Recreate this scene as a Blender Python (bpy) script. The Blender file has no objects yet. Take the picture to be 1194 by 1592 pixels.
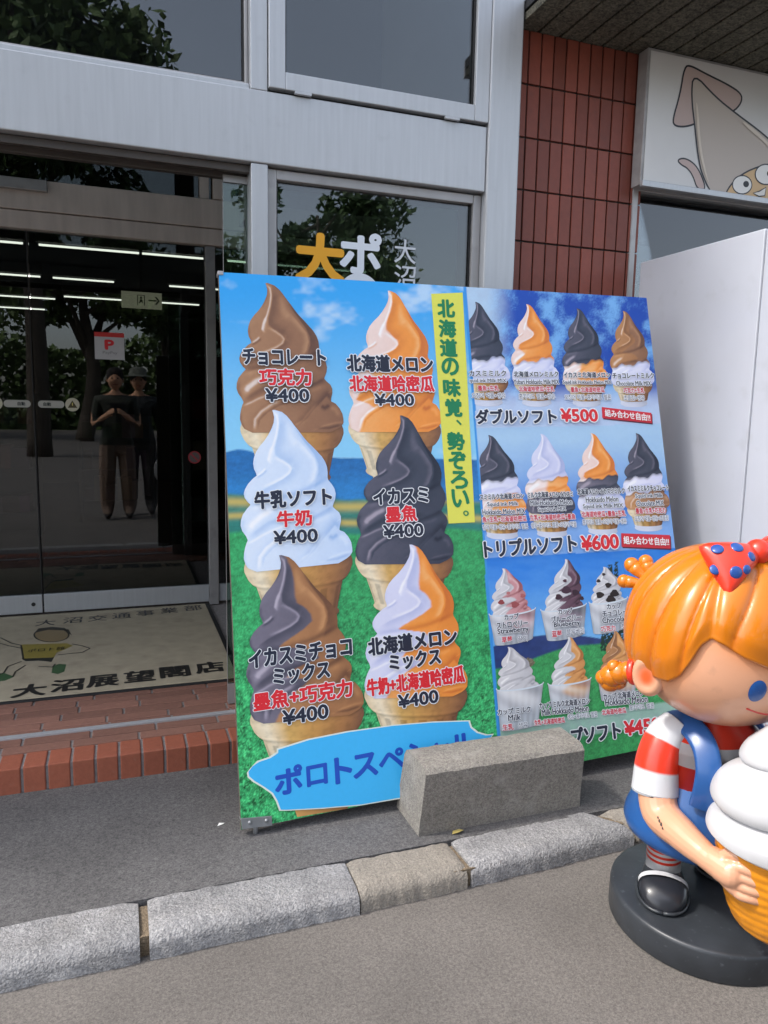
import bpy, math, random
import numpy as np
from mathutils import Vector, Matrix
random.seed(7)
RNG = np.random.RandomState(11)
S = bpy.context.scene
COL = S.collection
PI = math.pi

# ------------------------------------------------------------------ camera
CAM_H = 1.3
YAW, PITCH, ROLL = math.radians(19.746), math.radians(7.727), math.radians(1.0787)
FPX = 1151.65


def cam_axes():
    cy, sy, cp, sp = math.cos(YAW), math.sin(YAW), math.cos(PITCH), math.sin(PITCH)
    f = np.array([sy * cp, cy * cp, -sp])
    r = np.array([cy, -sy, 0.0])
    u = np.cross(r, f)
    r2 = math.cos(ROLL) * r + math.sin(ROLL) * u
    u2 = -math.sin(ROLL) * r + math.cos(ROLL) * u
    return r2, u2, f


AR, AU, AF = cam_axes()
cd = bpy.data.cameras.new('camera')
cd.sensor_fit = 'HORIZONTAL'
cd.sensor_width = 36.0
cd.lens = 36.0 * FPX / 1194.0
cd.clip_start = 0.02
cd.clip_end = 600
cam = bpy.data.objects.new('camera', cd)
COL.objects.link(cam)
cam.matrix_world = Matrix(((AR[0], AU[0], -AF[0], 0), (AR[1], AU[1], -AF[1], 0), (AR[2], AU[2], -AF[2], CAM_H), (0, 0, 0, 1)))
S.camera = cam

# ------------------------------------------------------------------ light
SUN_DIR = Vector((-0.63, 0.085, 0.77)).normalized()      # towards the sun
SUN_EL = math.asin(SUN_DIR.z)
SUN_AZ = math.atan2(SUN_DIR.x, SUN_DIR.y)
w = bpy.data.worlds.new("World")
S.world = w
w.use_nodes = True
wn, wl = w.node_tree.nodes, w.node_tree.links
bg = wn['Background']
sky = wn.new('ShaderNodeTexSky')
sky.sky_type = 'NISHITA'
sky.sun_disc = False
sky.sun_elevation = SUN_EL
sky.sun_rotation = SUN_AZ
sky.air_density = 1.0
sky.dust_density = 3.0
sky.ozone_density = 1.0
hs = wn.new('ShaderNodeHueSaturation')          # thin high haze: a paler blue
hs.inputs['Saturation'].default_value = 0.55
wl.new(sky.outputs[0], hs.inputs['Color'])
wl.new(hs.outputs[0], bg.inputs['Color'])
bg.inputs['Strength'].default_value = 0.14
sd = bpy.data.lights.new('sun', 'SUN')
sd.energy = 1.1
sd.angle = math.radians(5)
sd.color = (1.0, 0.95, 0.88)
sun = bpy.data.objects.new('sun', sd)
COL.objects.link(sun)
sun.rotation_euler = SUN_DIR.to_track_quat('Z', 'Y').to_euler()
sun.location = (-6, 1, 9)
S.view_settings.view_transform = 'Standard'
S.view_settings.look = 'None'
S.view_settings.gamma = 1
S.view_settings.exposure = 1.65
S.cycles.max_bounces = 8
S.cycles.transparent_max_bounces = 12
S.cycles.use_denoising = True


# ------------------------------------------------------------------ helpers
def lin(c):
    c = np.asarray(c, float) / 255.0
    return np.where(c <= 0.04045, c / 12.92, ((c + 0.055) / 1.055) ** 2.4)


def tag(o, label=None, cat=None, group=None, kind=None):
    if label: o['label'] = label
    if cat: o['category'] = cat
    if group: o['group'] = group
    if kind: o['kind'] = kind
    return o


def thing(name, label, cat, loc, group=None):
    o = bpy.data.objects.new(name, None)
    o.empty_display_size = 0.1
    COL.objects.link(o)
    o.location = loc
    return tag(o, label, cat, group)


def world_loc(o):
    v = Vector((0, 0, 0))
    while o is not None:
        v += Vector(o.location)
        o = o.parent
    return v


class MB:
    """collects faces in world coordinates, then links them as one mesh object"""
    def __init__(s):
        s.v, s.f, s.c, s.m, s.sm = [], [], [], [], []

    def add(s, verts, faces, col=(1, 1, 1), m=0, smooth=False):
        b = len(s.v)
        verts = [tuple(map(float, p)) for p in verts]
        s.v += verts
        if len(np.shape(col)) == 1:
            s.c += [tuple(col)] * len(verts)
        else:
            s.c += [tuple(x) for x in col]
        for f in faces:
            s.f.append([i + b for i in f]); s.m.append(m); s.sm.append(smooth)
        return s

    def box(s, lo, hi, col=(1, 1, 1), m=0):
        (x0, y0, z0), (x1, y1, z1) = lo, hi
        v = [(x0, y0, z0), (x1, y0, z0), (x1, y1, z0), (x0, y1, z0), (x0, y0, z1), (x1, y0, z1), (x1, y1, z1), (x0, y1, z1)]
        f = [(0, 3, 2, 1), (4, 5, 6, 7), (0, 1, 5, 4), (1, 2, 6, 5), (2, 3, 7, 6), (3, 0, 4, 7)]
        return s.add(v, f, col, m)

    def grid(s, P, col=(1, 1, 1), m=0, smooth=True, wrap=False, flip=False):
        P = np.asarray(P, float)
        n, k = P.shape[:2]
        f = []
        for i in range(n - 1):
            for j in range(k if wrap else k - 1):
                a, b = i * k + j, i * k + (j + 1) % k
                q = (a, b, b + k, a + k)
                f.append(q[::-1] if flip else q)
        c = np.asarray(col, float)
        if c.ndim == 3: c = c.reshape(-1, 3)
        return s.add(P.reshape(-1, 3), f, c, m, smooth)

    def lathe(s, prof, c=(0, 0), n=48, col=(1, 1, 1), m=0, smooth=True, sx=1, sy=1):
        P = np.zeros((len(prof), n, 3))
        a = np.linspace(0, 2 * PI, n, endpoint=False)
        for i, (r, z) in enumerate(prof):
            P[i, :, 0] = c[0] + r * np.cos(a) * sx; P[i, :, 1] = c[1] + r * np.sin(a) * sy; P[i, :, 2] = z
        cc = col
        if len(np.shape(col)) == 2:
            cc = np.repeat(np.asarray(col)[:, None, :], n, 1)
        return s.grid(P, cc, m, smooth, wrap=True)

    def tube(s, pts, rad, n=16, col=(1, 1, 1), m=0, caps=True, ell=1.0):
        pts = [Vector(p) for p in pts]
        P = np.zeros((len(pts), n, 3))
        up = None
        for i, p in enumerate(pts):
            d = (pts[min(i + 1, len(pts) - 1)] - pts[max(i - 1, 0)]).normalized()
            if up is None:
                up = d.orthogonal().normalized()
            up = (up - d * up.dot(d)).normalized()
            b = d.cross(up)
            r = rad[i] if hasattr(rad, '__len__') else rad
            for j in range(n):
                t = 2 * PI * j / n
                P[i, j] = p + up * (r * math.cos(t)) + b * (r * ell * math.sin(t))
        cc = col
        if len(np.shape(col)) == 2:
            cc = np.repeat(np.asarray(col)[:, None, :], n, 1)
        base = len(s.v)
        s.grid(P, cc, m, True, wrap=True)
        if caps:
            k = len(pts)
            s.f.append([base + j for j in range(n)][::-1]); s.m.append(m); s.sm.append(False)
            s.f.append([base + (k - 1) * n + j for j in range(n)]); s.m.append(m); s.sm.append(False)
        return s

    def ball(s, c, r, col=(1, 1, 1), m=0, nu=24, nv=14, R=None, fn=None):
        r = (r, r, r) if not hasattr(r, '__len__') else r
        P = np.zeros((nv + 1, nu, 3)); C = np.zeros((nv + 1, nu, 3)); C[:] = col
        for i in range(nv + 1):
            ph = PI * i / nv
            for j in range(nu):
                a = 2 * PI * j / nu
                d = Vector((math.sin(ph) * math.cos(a), math.sin(ph) * math.sin(a), math.cos(ph)))
                q = Vector((d.x * r[0], d.y * r[1], d.z * r[2]))
                if fn: q, cc = fn(q, d); C[i, j] = cc if cc is not None else C[i, j]
                if R is not None: q = R @ q
                P[i, j] = (c[0] + q.x, c[1] + q.y, c[2] + q.z)
        return s.grid(P, C, m, True, wrap=True, flip=True)

    def build(s, name, mats, parent=None, bevel=0, seg=2):
        L = world_loc(parent) if parent is not None else Vector((0, 0, 0))
        me = bpy.data.meshes.new(name)
        v = np.asarray(s.v, float)
        o_loc = Vector((0, 0, 0))
        if parent is None:
            lo, hi = v.min(0), v.max(0)
            o_loc = Vector(((lo[0] + hi[0]) / 2, (lo[1] + hi[1]) / 2, lo[2]))
            L = o_loc
        v = v - np.array(L)
        me.from_pydata(v.tolist(), [], s.f)
        mats = mats if isinstance(mats, (list, tuple)) else [mats]
        for x in mats: me.materials.append(x)
        me.polygons.foreach_set('material_index', s.m)
        me.polygons.foreach_set('use_smooth', s.sm)
        at = me.color_attributes.new('Col', 'FLOAT_COLOR', 'POINT')
        c = np.ones((len(s.v), 4)); c[:, :3] = np.asarray(s.c)
        at.data.foreach_set('color', c.ravel())
        me.update()
        o = bpy.data.objects.new(name, me)
        COL.objects.link(o)
        if parent is not None: o.parent = parent
        else: o.location = o_loc
        if bevel:
            b = o.modifiers.new('bevel', 'BEVEL'); b.width = bevel; b.segments = seg; b.limit_method = 'ANGLE'; b.angle_limit = math.radians(40)
        return o


def mat(name, col=(0.5, 0.5, 0.5), rough=0.6, metal=0.0, attr=False, noise=None, bump=None, spec=0.5, coat=0.0, fleck=None, stain=None, emit=None):
    """procedural principled material.  noise=(scale, amount), fleck=(scale, lowcol, highcol, mix), bump=(scale, strength), stain=(scale, colour, amount)"""
    m = bpy.data.materials.new(name)
    m.use_nodes = True
    N, Lk = m.node_tree.nodes, m.node_tree.links
    b = N['Principled BSDF']
    b.inputs['Roughness'].default_value = rough
    b.inputs['Metallic'].default_value = metal
    b.inputs['Specular IOR Level'].default_value = spec
    b.inputs['Coat Weight'].default_value = coat
    b.inputs['Coat Roughness'].default_value = 0.08
    tc = N.new('ShaderNodeTexCoord')
    if attr:
        a = N.new('ShaderNodeAttribute'); a.attribute_name = 'Col'; out = a.outputs['Color']
    else:
        r = N.new('ShaderNodeRGB'); r.outputs[0].default_value = (*col, 1); out = r.outputs[0]

    def mix(kind, fac, A, B):
        x = N.new('ShaderNodeMix'); x.data_type = 'RGBA'; x.blend_type = kind
        if isinstance(fac, (int, float)): x.inputs[0].default_value = fac
        else: Lk.new(fac, x.inputs[0])
        for sock, val in ((x.inputs[6], A), (x.inputs[7], B)):
            if isinstance(val, tuple): sock.default_value = (*val, 1)
            else: Lk.new(val, sock)
        return x.outputs[2]

    def noi(scale, detail=4, lo=0.3, hi=0.7, sx=None, rg=.5):
        t = N.new('ShaderNodeTexNoise'); t.inputs['Scale'].default_value = scale; t.inputs['Detail'].default_value = detail; t.inputs['Roughness'].default_value = rg
        if sx:
            mp = N.new('ShaderNodeMapping'); mp.inputs['Scale'].default_value = sx
            Lk.new(tc.outputs['Object'], mp.inputs[0]); Lk.new(mp.outputs[0], t.inputs['Vector'])
        else:
            Lk.new(tc.outputs['Object'], t.inputs['Vector'])
        mr = N.new('ShaderNodeMapRange'); mr.inputs[1].default_value = lo; mr.inputs[2].default_value = hi
        Lk.new(t.outputs['Fac'], mr.inputs[0])
        return mr.outputs[0]
    if fleck:
        sc, lo, hi, am = fleck
        vo = N.new('ShaderNodeTexVoronoi'); vo.inputs['Scale'].default_value = sc * 3.2
        Lk.new(tc.outputs['Object'], vo.inputs['Vector'])
        sp = N.new('ShaderNodeSeparateColor'); Lk.new(vo.outputs['Color'], sp.inputs[0])
        ad = N.new('ShaderNodeMath'); ad.operation = 'MULTIPLY_ADD'; ad.inputs[1].default_value = .55; ad.use_clamp = True
        half = N.new('ShaderNodeMath'); half.operation = 'MULTIPLY'; half.inputs[1].default_value = .45
        Lk.new(noi(sc, 5, 0.40, 0.62, rg=.75), half.inputs[0])
        Lk.new(sp.outputs[0], ad.inputs[0]); Lk.new(half.outputs[0], ad.inputs[2])
        f = ad.outputs[0]
        out = mix('MIX', am, out, mix('MIX', f, lo, hi))
    if noise:
        f = noi(noise[0], 5, 0.25, 0.75, noise[2] if len(noise) > 2 else None)
        k = noise[1]
        g = mix('MIX', f, (1 - k, 1 - k, 1 - k), (1 + k, 1 + k, 1 + k))
        out = mix('MULTIPLY', 1.0, out, g)
    if stain:
        f = noi(stain[0], 6, stain[3] if len(stain) > 3 else 0.5, (stain[3] if len(stain) > 3 else 0.5) + 0.2)
        mm = N.new('ShaderNodeMath'); mm.operation = 'MULTIPLY'; mm.inputs[1].default_value = stain[2]; Lk.new(f, mm.inputs[0])
        out = mix('MIX', mm.outputs[0], out, tuple(stain[1]))
    Lk.new(out, b.inputs['Base Color'])
    if bump:
        t = N.new('ShaderNodeTexNoise'); t.inputs['Scale'].default_value = bump[0]; t.inputs['Detail'].default_value = 3
        Lk.new(tc.outputs['Object'], t.inputs['Vector'])
        bp = N.new('ShaderNodeBump'); bp.inputs['Strength'].default_value = bump[1]; bp.inputs['Distance'].default_value = bump[2] if len(bump) > 2 else 0.004
        Lk.new(t.outputs['Fac'], bp.inputs['Height']); Lk.new(bp.outputs[0], b.inputs['Normal'])
    if emit:
        b.inputs['Emission Color'].default_value = (*emit[0], 1); b.inputs['Emission Strength'].default_value = emit[1]
    return m


def glass_mat(name, tint=(0.75, 0.8, 0.78), ior=1.5, k=1.0, dark=0.0):
    """thin pane: tinted see-through plus mirror by Fresnel"""
    m = bpy.data.materials.new(name); m.use_nodes = True
    N, Lk = m.node_tree.nodes, m.node_tree.links
    N.remove(N['Principled BSDF'])
    out = N['Material Output']
    tr = N.new('ShaderNodeBsdfTransparent'); tr.inputs[0].default_value = (*tint, 1)
    gl = N.new('ShaderNodeBsdfGlossy'); gl.inputs['Roughness'].default_value = 0.004; gl.inputs[0].default_value = (0.95, 0.97, 1.0, 1)
    fr = N.new('ShaderNodeFresnel'); fr.inputs[0].default_value = ior
    mu = N.new('ShaderNodeMath'); mu.operation = 'MULTIPLY'; mu.inputs[1].default_value = k; mu.use_clamp = True
    mx = N.new('ShaderNodeMixShader')
    Lk.new(fr.outputs[0], mu.inputs[0]); Lk.new(mu.outputs[0], mx.inputs[0]); Lk.new(tr.outputs[0], mx.inputs[1]); Lk.new(gl.outputs[0], mx.inputs[2])
    Lk.new(mx.outputs[0], out.inputs[0])
    return m


def text_data(body, bold=0.0, res=3, _cache={}):
    res = 2 if len(body) > 8 else 3
    """glyph outlines of a line of writing as flat (verts, faces)"""
    key = body
    if key in _cache: return _cache[key]
    cu = bpy.data.curves.new('writing', 'FONT')
    cu.body = body; cu.size = 1; cu.resolution_u = res; cu.fill_mode = 'FRONT'
    o = bpy.data.objects.new('writing', cu)
    COL.objects.link(o)
    dg = bpy.context.evaluated_depsgraph_get()
    me = bpy.data.meshes.new_from_object(o.evaluated_get(dg))
    v = np.zeros(len(me.vertices) * 3); me.vertices.foreach_get('co', v)
    v = v.reshape(-1, 3)[:, :2]
    f = [tuple(p.vertices) for p in me.polygons]
    bpy.data.objects.remove(o); bpy.data.curves.remove(cu); bpy.data.meshes.remove(me)
    if len(v):
        lo, hi = v.min(0), v.max(0)
        v = (v - (lo + hi) / 2) / (hi - lo)
        asp = (hi[0] - lo[0]) / (hi[1] - lo[1])
    else:
        asp = 1
    _cache[key] = (v, f, asp)
    return _cache[key]


def vnoise(x, y, sc, seed=0):
    """smooth value noise, vectorised"""
    r = np.random.RandomState(seed).rand(64, 64)
    x = np.asarray(x, float) / sc; y = np.asarray(y, float) / sc
    xi, yi = np.floor(x).astype(int), np.floor(y).astype(int)
    fx, fy = x - xi, y - yi
    fx = fx * fx * (3 - 2 * fx); fy = fy * fy * (3 - 2 * fy)
    g = lambda a, b: r[a % 64, b % 64]
    return (g(xi, yi) * (1 - fx) + g(xi + 1, yi) * fx) * (1 - fy) + (g(xi, yi + 1) * (1 - fx) + g(xi + 1, yi + 1) * fx) * fy


def fbm(x, y, sc, seed=0, oct=4):
    t = 0; a = 0.5; n = 0
    for i in range(oct):
        t = t + a * vnoise(x, y, sc, seed + i); n += a; a *= 0.55; sc *= 0.5
    return t / n


def sst(a, b, x):
    t = np.clip((np.asarray(x, float) - a) / (b - a), 0, 1)
    return t * t * (3 - 2 * t)


def smooth_path(pts, n=20):
    pts = [Vector(p) for p in pts]; out = []
    for i in range(len(pts) - 1):
        p0, p1, p2, p3 = pts[max(i - 1, 0)], pts[i], pts[i + 1], pts[min(i + 2, len(pts) - 1)]
        for k in range(n):
            t = k / n
            out.append(.5 * ((2 * p1) + (-p0 + p2) * t + (2 * p0 - 5 * p1 + 4 * p2 - p3) * t * t + (-p0 + 3 * p1 - 3 * p2 + p3) * t ** 3))
    out.append(pts[-1]); return out


# ------------------------------------------------------------------ materials
ASPH = mat('road_asphalt', (0.115, 0.104, 0.094), 0.9, fleck=(110, (0.062, 0.056, 0.051), (0.19, 0.172, 0.155), 0.75), noise=(2.6, 0.2), bump=(480, 0.25, 0.003), stain=(700, (0.42, 0.40, 0.37), 0.5, 0.70))
PAVE = mat('pavement_asphalt', (0.085, 0.082, 0.082), 0.92, fleck=(100, (0.036, 0.035, 0.036), (0.165, 0.158, 0.155), 0.8), noise=(2.6, 0.24), bump=(420, 0.35, 0.004), stain=(420, (0.36, 0.35, 0.33), 0.5, 0.72))
GRANITE = mat('granite', (0.3, 0.29, 0.29), 0.75, fleck=(95, (0.10, 0.10, 0.105), (0.37, 0.362, 0.355), 0.85), noise=(9, 0.3), bump=(170, 0.8, 0.006), stain=(10, (0.17, 0.155, 0.135), 0.45, 0.56))
GRANITE_WARM = mat('warm_granite', (0.28, 0.25, 0.21), 0.8, fleck=(120, (0.12, 0.108, 0.09), (0.32, 0.285, 0.24), 0.8), noise=(6, 0.15), bump=(150, 0.8, 0.004))
CONC = mat('block_concrete', (0.26, 0.24, 0.215), 0.9, fleck=(110, (0.095, 0.088, 0.078), (0.33, 0.305, 0.265), 0.85), noise=(5, 0.16), bump=(260, 0.8, 0.004), stain=(14, (0.36, 0.345, 0.31), 0.5, 0.54))
DIRT = mat('joint_dirt', (0.16, 0.12, 0.08), 0.95, fleck=(200, (0.06, 0.045, 0.03), (0.3, 0.23, 0.15), 0.7), bump=(150, 1, 0.006))
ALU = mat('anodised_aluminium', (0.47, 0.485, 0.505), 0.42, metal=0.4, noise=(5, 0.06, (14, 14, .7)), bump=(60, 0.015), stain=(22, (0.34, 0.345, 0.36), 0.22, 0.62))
ALU_D = mat('dark_frame_metal', (0.36, 0.35, 0.35), 0.4, metal=0.4, noise=(9, 0.08), stain=(12, (0.2, 0.19, 0.18), 0.5, 0.55))  # a darker grey metal than the main aluminium
ALU_BEIGE = mat('beige_metal', (0.60, 0.53, 0.48), 0.4, metal=0.05, noise=(4, 0.12, (6, 1, 1)))
BLACK = mat('black_gasket', (0.015, 0.015, 0.016), 0.6)
TILE = mat('terracotta_tile', attr=True, rough=0.5, noise=(40, 0.08), bump=(90, 0.12), stain=(30, (0.10, 0.05, 0.04), 0.3, 0.6))
GROUT = mat('dark_grout', (0.035, 0.028, 0.026), 0.95, noise=(60, 0.2))
BRICK = mat('step_brick', attr=True, rough=0.8, noise=(60, 0.10), bump=(150, 0.3), stain=(45, (0.30, 0.17, 0.12), 0.35, 0.6))
MORTAR = mat('step_mortar', (0.27, 0.25, 0.24), 0.95, noise=(80, 0.2), bump=(200, 0.4))
SOFFIT = mat('mottled_soffit', (0.05, 0.05, 0.04), 0.85, fleck=(45, (0.014, 0.015, 0.011), (0.16, 0.15, 0.11), 0.95), noise=(6, 0.3), bump=(90, 0.4))
WHITEP = mat('white_painted_metal', (0.43, 0.45, 0.50), 0.35, noise=(3, 0.05), stain=(13, (0.33, 0.335, 0.35), 0.35, 0.58), coat=0.1, bump=(5, .06, .02))
PLAST = mat('sign_acrylic', (0.62, 0.61, 0.60), 0.3, noise=(3, 0.05))
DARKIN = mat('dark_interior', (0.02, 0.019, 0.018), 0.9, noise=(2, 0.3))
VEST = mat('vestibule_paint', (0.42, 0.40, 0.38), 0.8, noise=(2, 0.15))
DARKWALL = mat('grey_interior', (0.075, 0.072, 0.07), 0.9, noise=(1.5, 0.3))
CURTAIN = mat('grey_blind', (0.05, 0.052, 0.06), 0.9, noise=(3, 0.1))
GLASS = glass_mat('window_glass', (0.55, 0.58, 0.58), 1.55, 1.7)
GLASS_D = glass_mat('dark_door_glass', (0.42, 0.45, 0.44), 1.52, 1.55)
GLASS_G = glass_mat('green_edge_glass', (0.62, 0.74, 0.67), 1.5, 1.4)
PRINT = mat('printed_sheet', attr=True, rough=0.42, spec=0.35, noise=(90, 0.02))
PAINT = mat('painted_graphics', attr=True, rough=0.45)
GLOSS = mat('glossy_fibreglass_paint', attr=True, rough=0.32, spec=0.45, coat=0.22, noise=(14, 0.035), bump=(20, 0.035, 0.004), stain=(24, (0.16, 0.11, 0.08), 0.28, 0.64))
GLOSSHAIR = mat('glossy_hair_paint', attr=True, rough=0.3, spec=0.4, coat=0.45, noise=(12, 0.05), bump=(26, 0.04, 0.004), stain=(26, (0.25, 0.09, 0.02), 0.35, 0.62))
BLACKP = mat('worn_black_paint', (0.028, 0.032, 0.038), 0.38, noise=(10, 0.3), bump=(60, 0.1), stain=(70, (0.16, 0.18, 0.2), 0.45, 0.64))
LAMP = mat('lit_tube', (1, 1, 1), 0.5, emit=((1.0, 0.95, 0.86), 1.7))
LITSIGN = mat('exit_sign_panel', attr=True, rough=0.5, emit=((0.62, 0.58, 0.42), .22))
EXITINK = mat('exit_sign_ink', (0.01, 0.05, 0.03), .5)
RUBBER = mat('mat_pile', (0.42, 0.365, 0.26), 0.95, noise=(14, 0.1), bump=(500, 0.6), stain=(9, (0.25, 0.21, 0.15), 0.5, 0.55))
BARK = mat('bark', (0.07, 0.055, 0.042), 0.95, noise=(20, 0.4, (1, 1, 0.2)), bump=(30, 0.8, 0.02))
LEAF = mat('leaves', attr=True, rough=0.6, spec=0.3)
GRASS = mat('lawn', (0.055, 0.085, 0.025), 0.95, noise=(0.5, 0.35), fleck=(40, (0.03, 0.05, 0.012), (0.09, 0.12, 0.035), 0.6))
CLOTH = mat('clothing', attr=True, rough=0.9, noise=(40, 0.15), bump=(120, 0.3))

# ------------------------------------------------------------------ ground
Z_P = 0.065      # pavement
Z_S = 0.15       # top of the brick step
MB().grid([[(-60, -40, 0), (60, -40, 0)], [(-60, 1.80, 0), (60, 1.80, 0)]], smooth=False).build('road', ASPH)
tag(bpy.data.objects['road'], kind='structure')
pv = MB(); pv.box((-30, 1.8235, -0.2), (30, 2.75, Z_P)); tag(pv.build('pavement', PAVE), kind='structure')
lw = MB(); lw.grid([[(-80, -120, 0.004), (80, -120, 0.004)], [(-80, -34, 0.004), (80, -34, 0.004)]], smooth=False)
tag(lw.build('lawn', GRASS), kind='structure')
gb = MB(); gb.grid([[(-400, -400, -0.05), (400, -400, -0.05)], [(-400, 300, -0.05), (400, 300, -0.05)]], smooth=False)
tag(gb.build('ground', GRASS), kind='structure')


# kerb stones, each a rough block with its own corners
def kerb(pts, z, material, label, seed, front_drop=0.0):
    """pts = four plan corners: front-left, front-right, back-right, back-left"""
    r = np.random.RandomState(seed)
    nx, ny = 26, 6
    P = []
    fl, fr, br, bl = [np.array(p, float) for p in pts]
    rows = []
    for j in range(ny + 1):
        t = j / ny
        rows.append([(1 - t) * ((1 - i / nx) * fl + i / nx * fr) + t * ((1 - i / nx) * bl + i / nx * br) for i in range(nx + 1)])
    rows = np.array(rows)
    H = np.full((ny + 1, nx + 1), z)
    H += (r.rand(ny + 1, nx + 1) - 0.5) * 0.004
    H[0] -= 0.012 + 0.006 * r.rand(nx + 1)
    H[:, 0] -= 0.006; H[:, -1] -= 0.006
    rows[0, :, 1] += (r.rand(nx + 1) - 0.5) * 0.006
    top = np.dstack([rows, H])
    face = top[:1].copy(); face[0, :, 2] = -0.06; face[0, :, 1] -= 0.006
    mid = top[:1].copy(); mid[0, :, 1] -= 0.006 + 0.003 * r.rand(nx + 1); mid[0, :, 2] -= 0.014
    back = top[-1:].copy(); back[0, :, 2] = -0.06
    G = np.concatenate([face, mid, top, back], 0)
    b = MB(); b.grid(G, smooth=True)
    k = nx + 1
    n = G.shape[0]
    b.f.append([i * k for i in range(n)][::-1]); b.m.append(0); b.sm.append(False)
    b.f.append([i * k + nx for i in range(n)]); b.m.append(0); b.sm.append(False)
    o = b.build('kerb_stone', material); o.data.set_sharp_from_angle(angle=math.radians(50))
    return tag(o, label, 'kerb stone', 'kerb stones along the pavement')


KF, KB = 1.689, 1.822
kerb([(-2.6, KF), (-1.02, KF), (-1.02, KB), (-2.6, KB)], Z_P, GRANITE, 'grey granite kerb stone farthest to the left along the pavement', 1)
kerb([(-1.0, KF), (0.014, KF), (0.014, KB), (-1.0, KB)], Z_P, GRANITE, 'grey granite kerb stone left of the wide dirt-filled joint', 2)
kerb([(0.036, KF), (0.557, KF), (0.557, KB - .004), (0.036, KB)], Z_P, GRANITE, 'pale speckled granite kerb stone right of the wide dirt-filled joint', 3)
kerb([(0.561, KF), (0.872, KF + .008), (0.866, KB - .003), (0.561, KB - .004)], Z_P - .002, GRANITE_WARM, 'short brownish granite kerb stone between two grey ones', 4)
kerb([(0.886, KF + .008), (1.44, KF + .03), (1.36, KB + .012), (0.880, KB - .003)], Z_P, GRANITE, 'grey granite kerb stone with slanted right end in front of the concrete block', 5)
kerb([(1.36, KB + .035), (1.47, KF + .04), (1.72, KF + .22), (1.33, KB + .17)], Z_P - .003, GRANITE_WARM, 'small angled kerb stone behind the statue base, beyond the slanted joint', 6)
jb = MB(); jb.box((-2.6, KF + .012, -0.1), (.90, KB - .006, Z_P - .014)); jb.box((.901, KF + .045, -.1), (1.30, KB - .006, Z_P - .016)); jb.box((1.301, KF + .075, -.1), (1.60, KB + .17, Z_P - .016))
tag(jb.build('dirt', DIRT), kind='structure')


# ------------------------------------------------------------------ brick step
def brick_step():
    t = thing('brick_step', 'low terracotta brick step with grey joints under the shop doors', 'step', (-0.5, 2.55, Z_P))
    b = MB()
    r = random.Random(3)
    pitch = 0.0735
    x = -2.6
    while x < 3.0:
        k = 0.88 + 0.24 * r.random()
        c = lin((146, 82, 60)) * k
        b.box((x + .004, 2.488 - .002 * r.random(), Z_P - .02), (x + pitch - .004, 2.598, Z_S + .001 * r.random()), c)
        x += pitch
    b.build('nosing_brick', BRICK, t, bevel=0.004)
    b = MB()
    for row in range(8):
        y0 = 2.602 + row * 0.0605
        x = -2.6 - (0.11 if row % 2 else 0) - 0.05 * (row % 3)
        while x < 3.0:
            k = 0.82 + 0.36 * r.random()
            c = lin((132, 94, 80)) * k
            b.box((x + .004, y0 + .003, Z_S - .05), (x + .22 - .004, y0 + .0575, Z_S - .0005 + .001 * r.random()), c)
            x += .22
    b.build('paver', BRICK, t, bevel=0.003)
    b = MB(); b.box((-2.62, 2.494, -.05), (3.0, 4.6, Z_S - .006))
    b.build('mortar_bed', MORTAR, t)
    for y0, y1, zt in ((2.72, 2.733, .006), (2.739, 2.750, .004)):
        b = MB(); b.box((-2.6, y0, Z_S - .01), (2.0, y1, Z_S + zt)); b.build('door_track', ALU, t, bevel=.001)
    return t


brick_step()

# ------------------------------------------------------------------ the shop building
YF = 2.73
SHOP = thing('shop_building', 'shop front with grey metal beam and columns, dark glass doors and terracotta tiled wall', 'building', (0.4, 3.2, 0.0))


def part(name, m, fn, parent=None, bevel=0.0):
    b = MB(); fn(b); return b.build(name, m, parent or SHOP, bevel)


def parts(name, m, boxes, parent=None, bevel=0.0):
    """the same part several times, each an object of its own"""
    return [part(name, m, lambda b, q=q: b.box(*q), parent, bevel) for q in boxes]


# beam between doors and upper windows, columns, mullion
parts('beam', ALU, [((-4.6, YF, 2.156), (1.373, YF + .14, 2.395)), ((-4.6, YF + .02, 2.397), (.463, YF + .13, 2.419))], bevel=.004)
parts('beam_underside_rail', mat('rail_shadow_brown', (0.07, 0.06, 0.055), .45, noise=(9, .2)), [((-4.6, YF + .035, 2.128), (.463, YF + .06, 2.154)), ((-4.6, YF + .09, 2.118), (.463, YF + .12, 2.154)), ((-4.6, YF + .066, 2.136), (.463, YF + .086, 2.154))], bevel=.002)  # rails coloured dark to stand in for the shadow gap under the beam
part('column', ALU, lambda b: b.box((1.3755, YF - .012, Z_P), (1.51, YF + .16, 7.0)), bevel=.006)
parts('mullion', ALU, [((.463, YF + .004, Z_S), (.522, YF + .13, 2.154)), ((.463, YF + .004, 2.397), (.522, YF + .13, 5.0))], bevel=.003)


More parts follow.
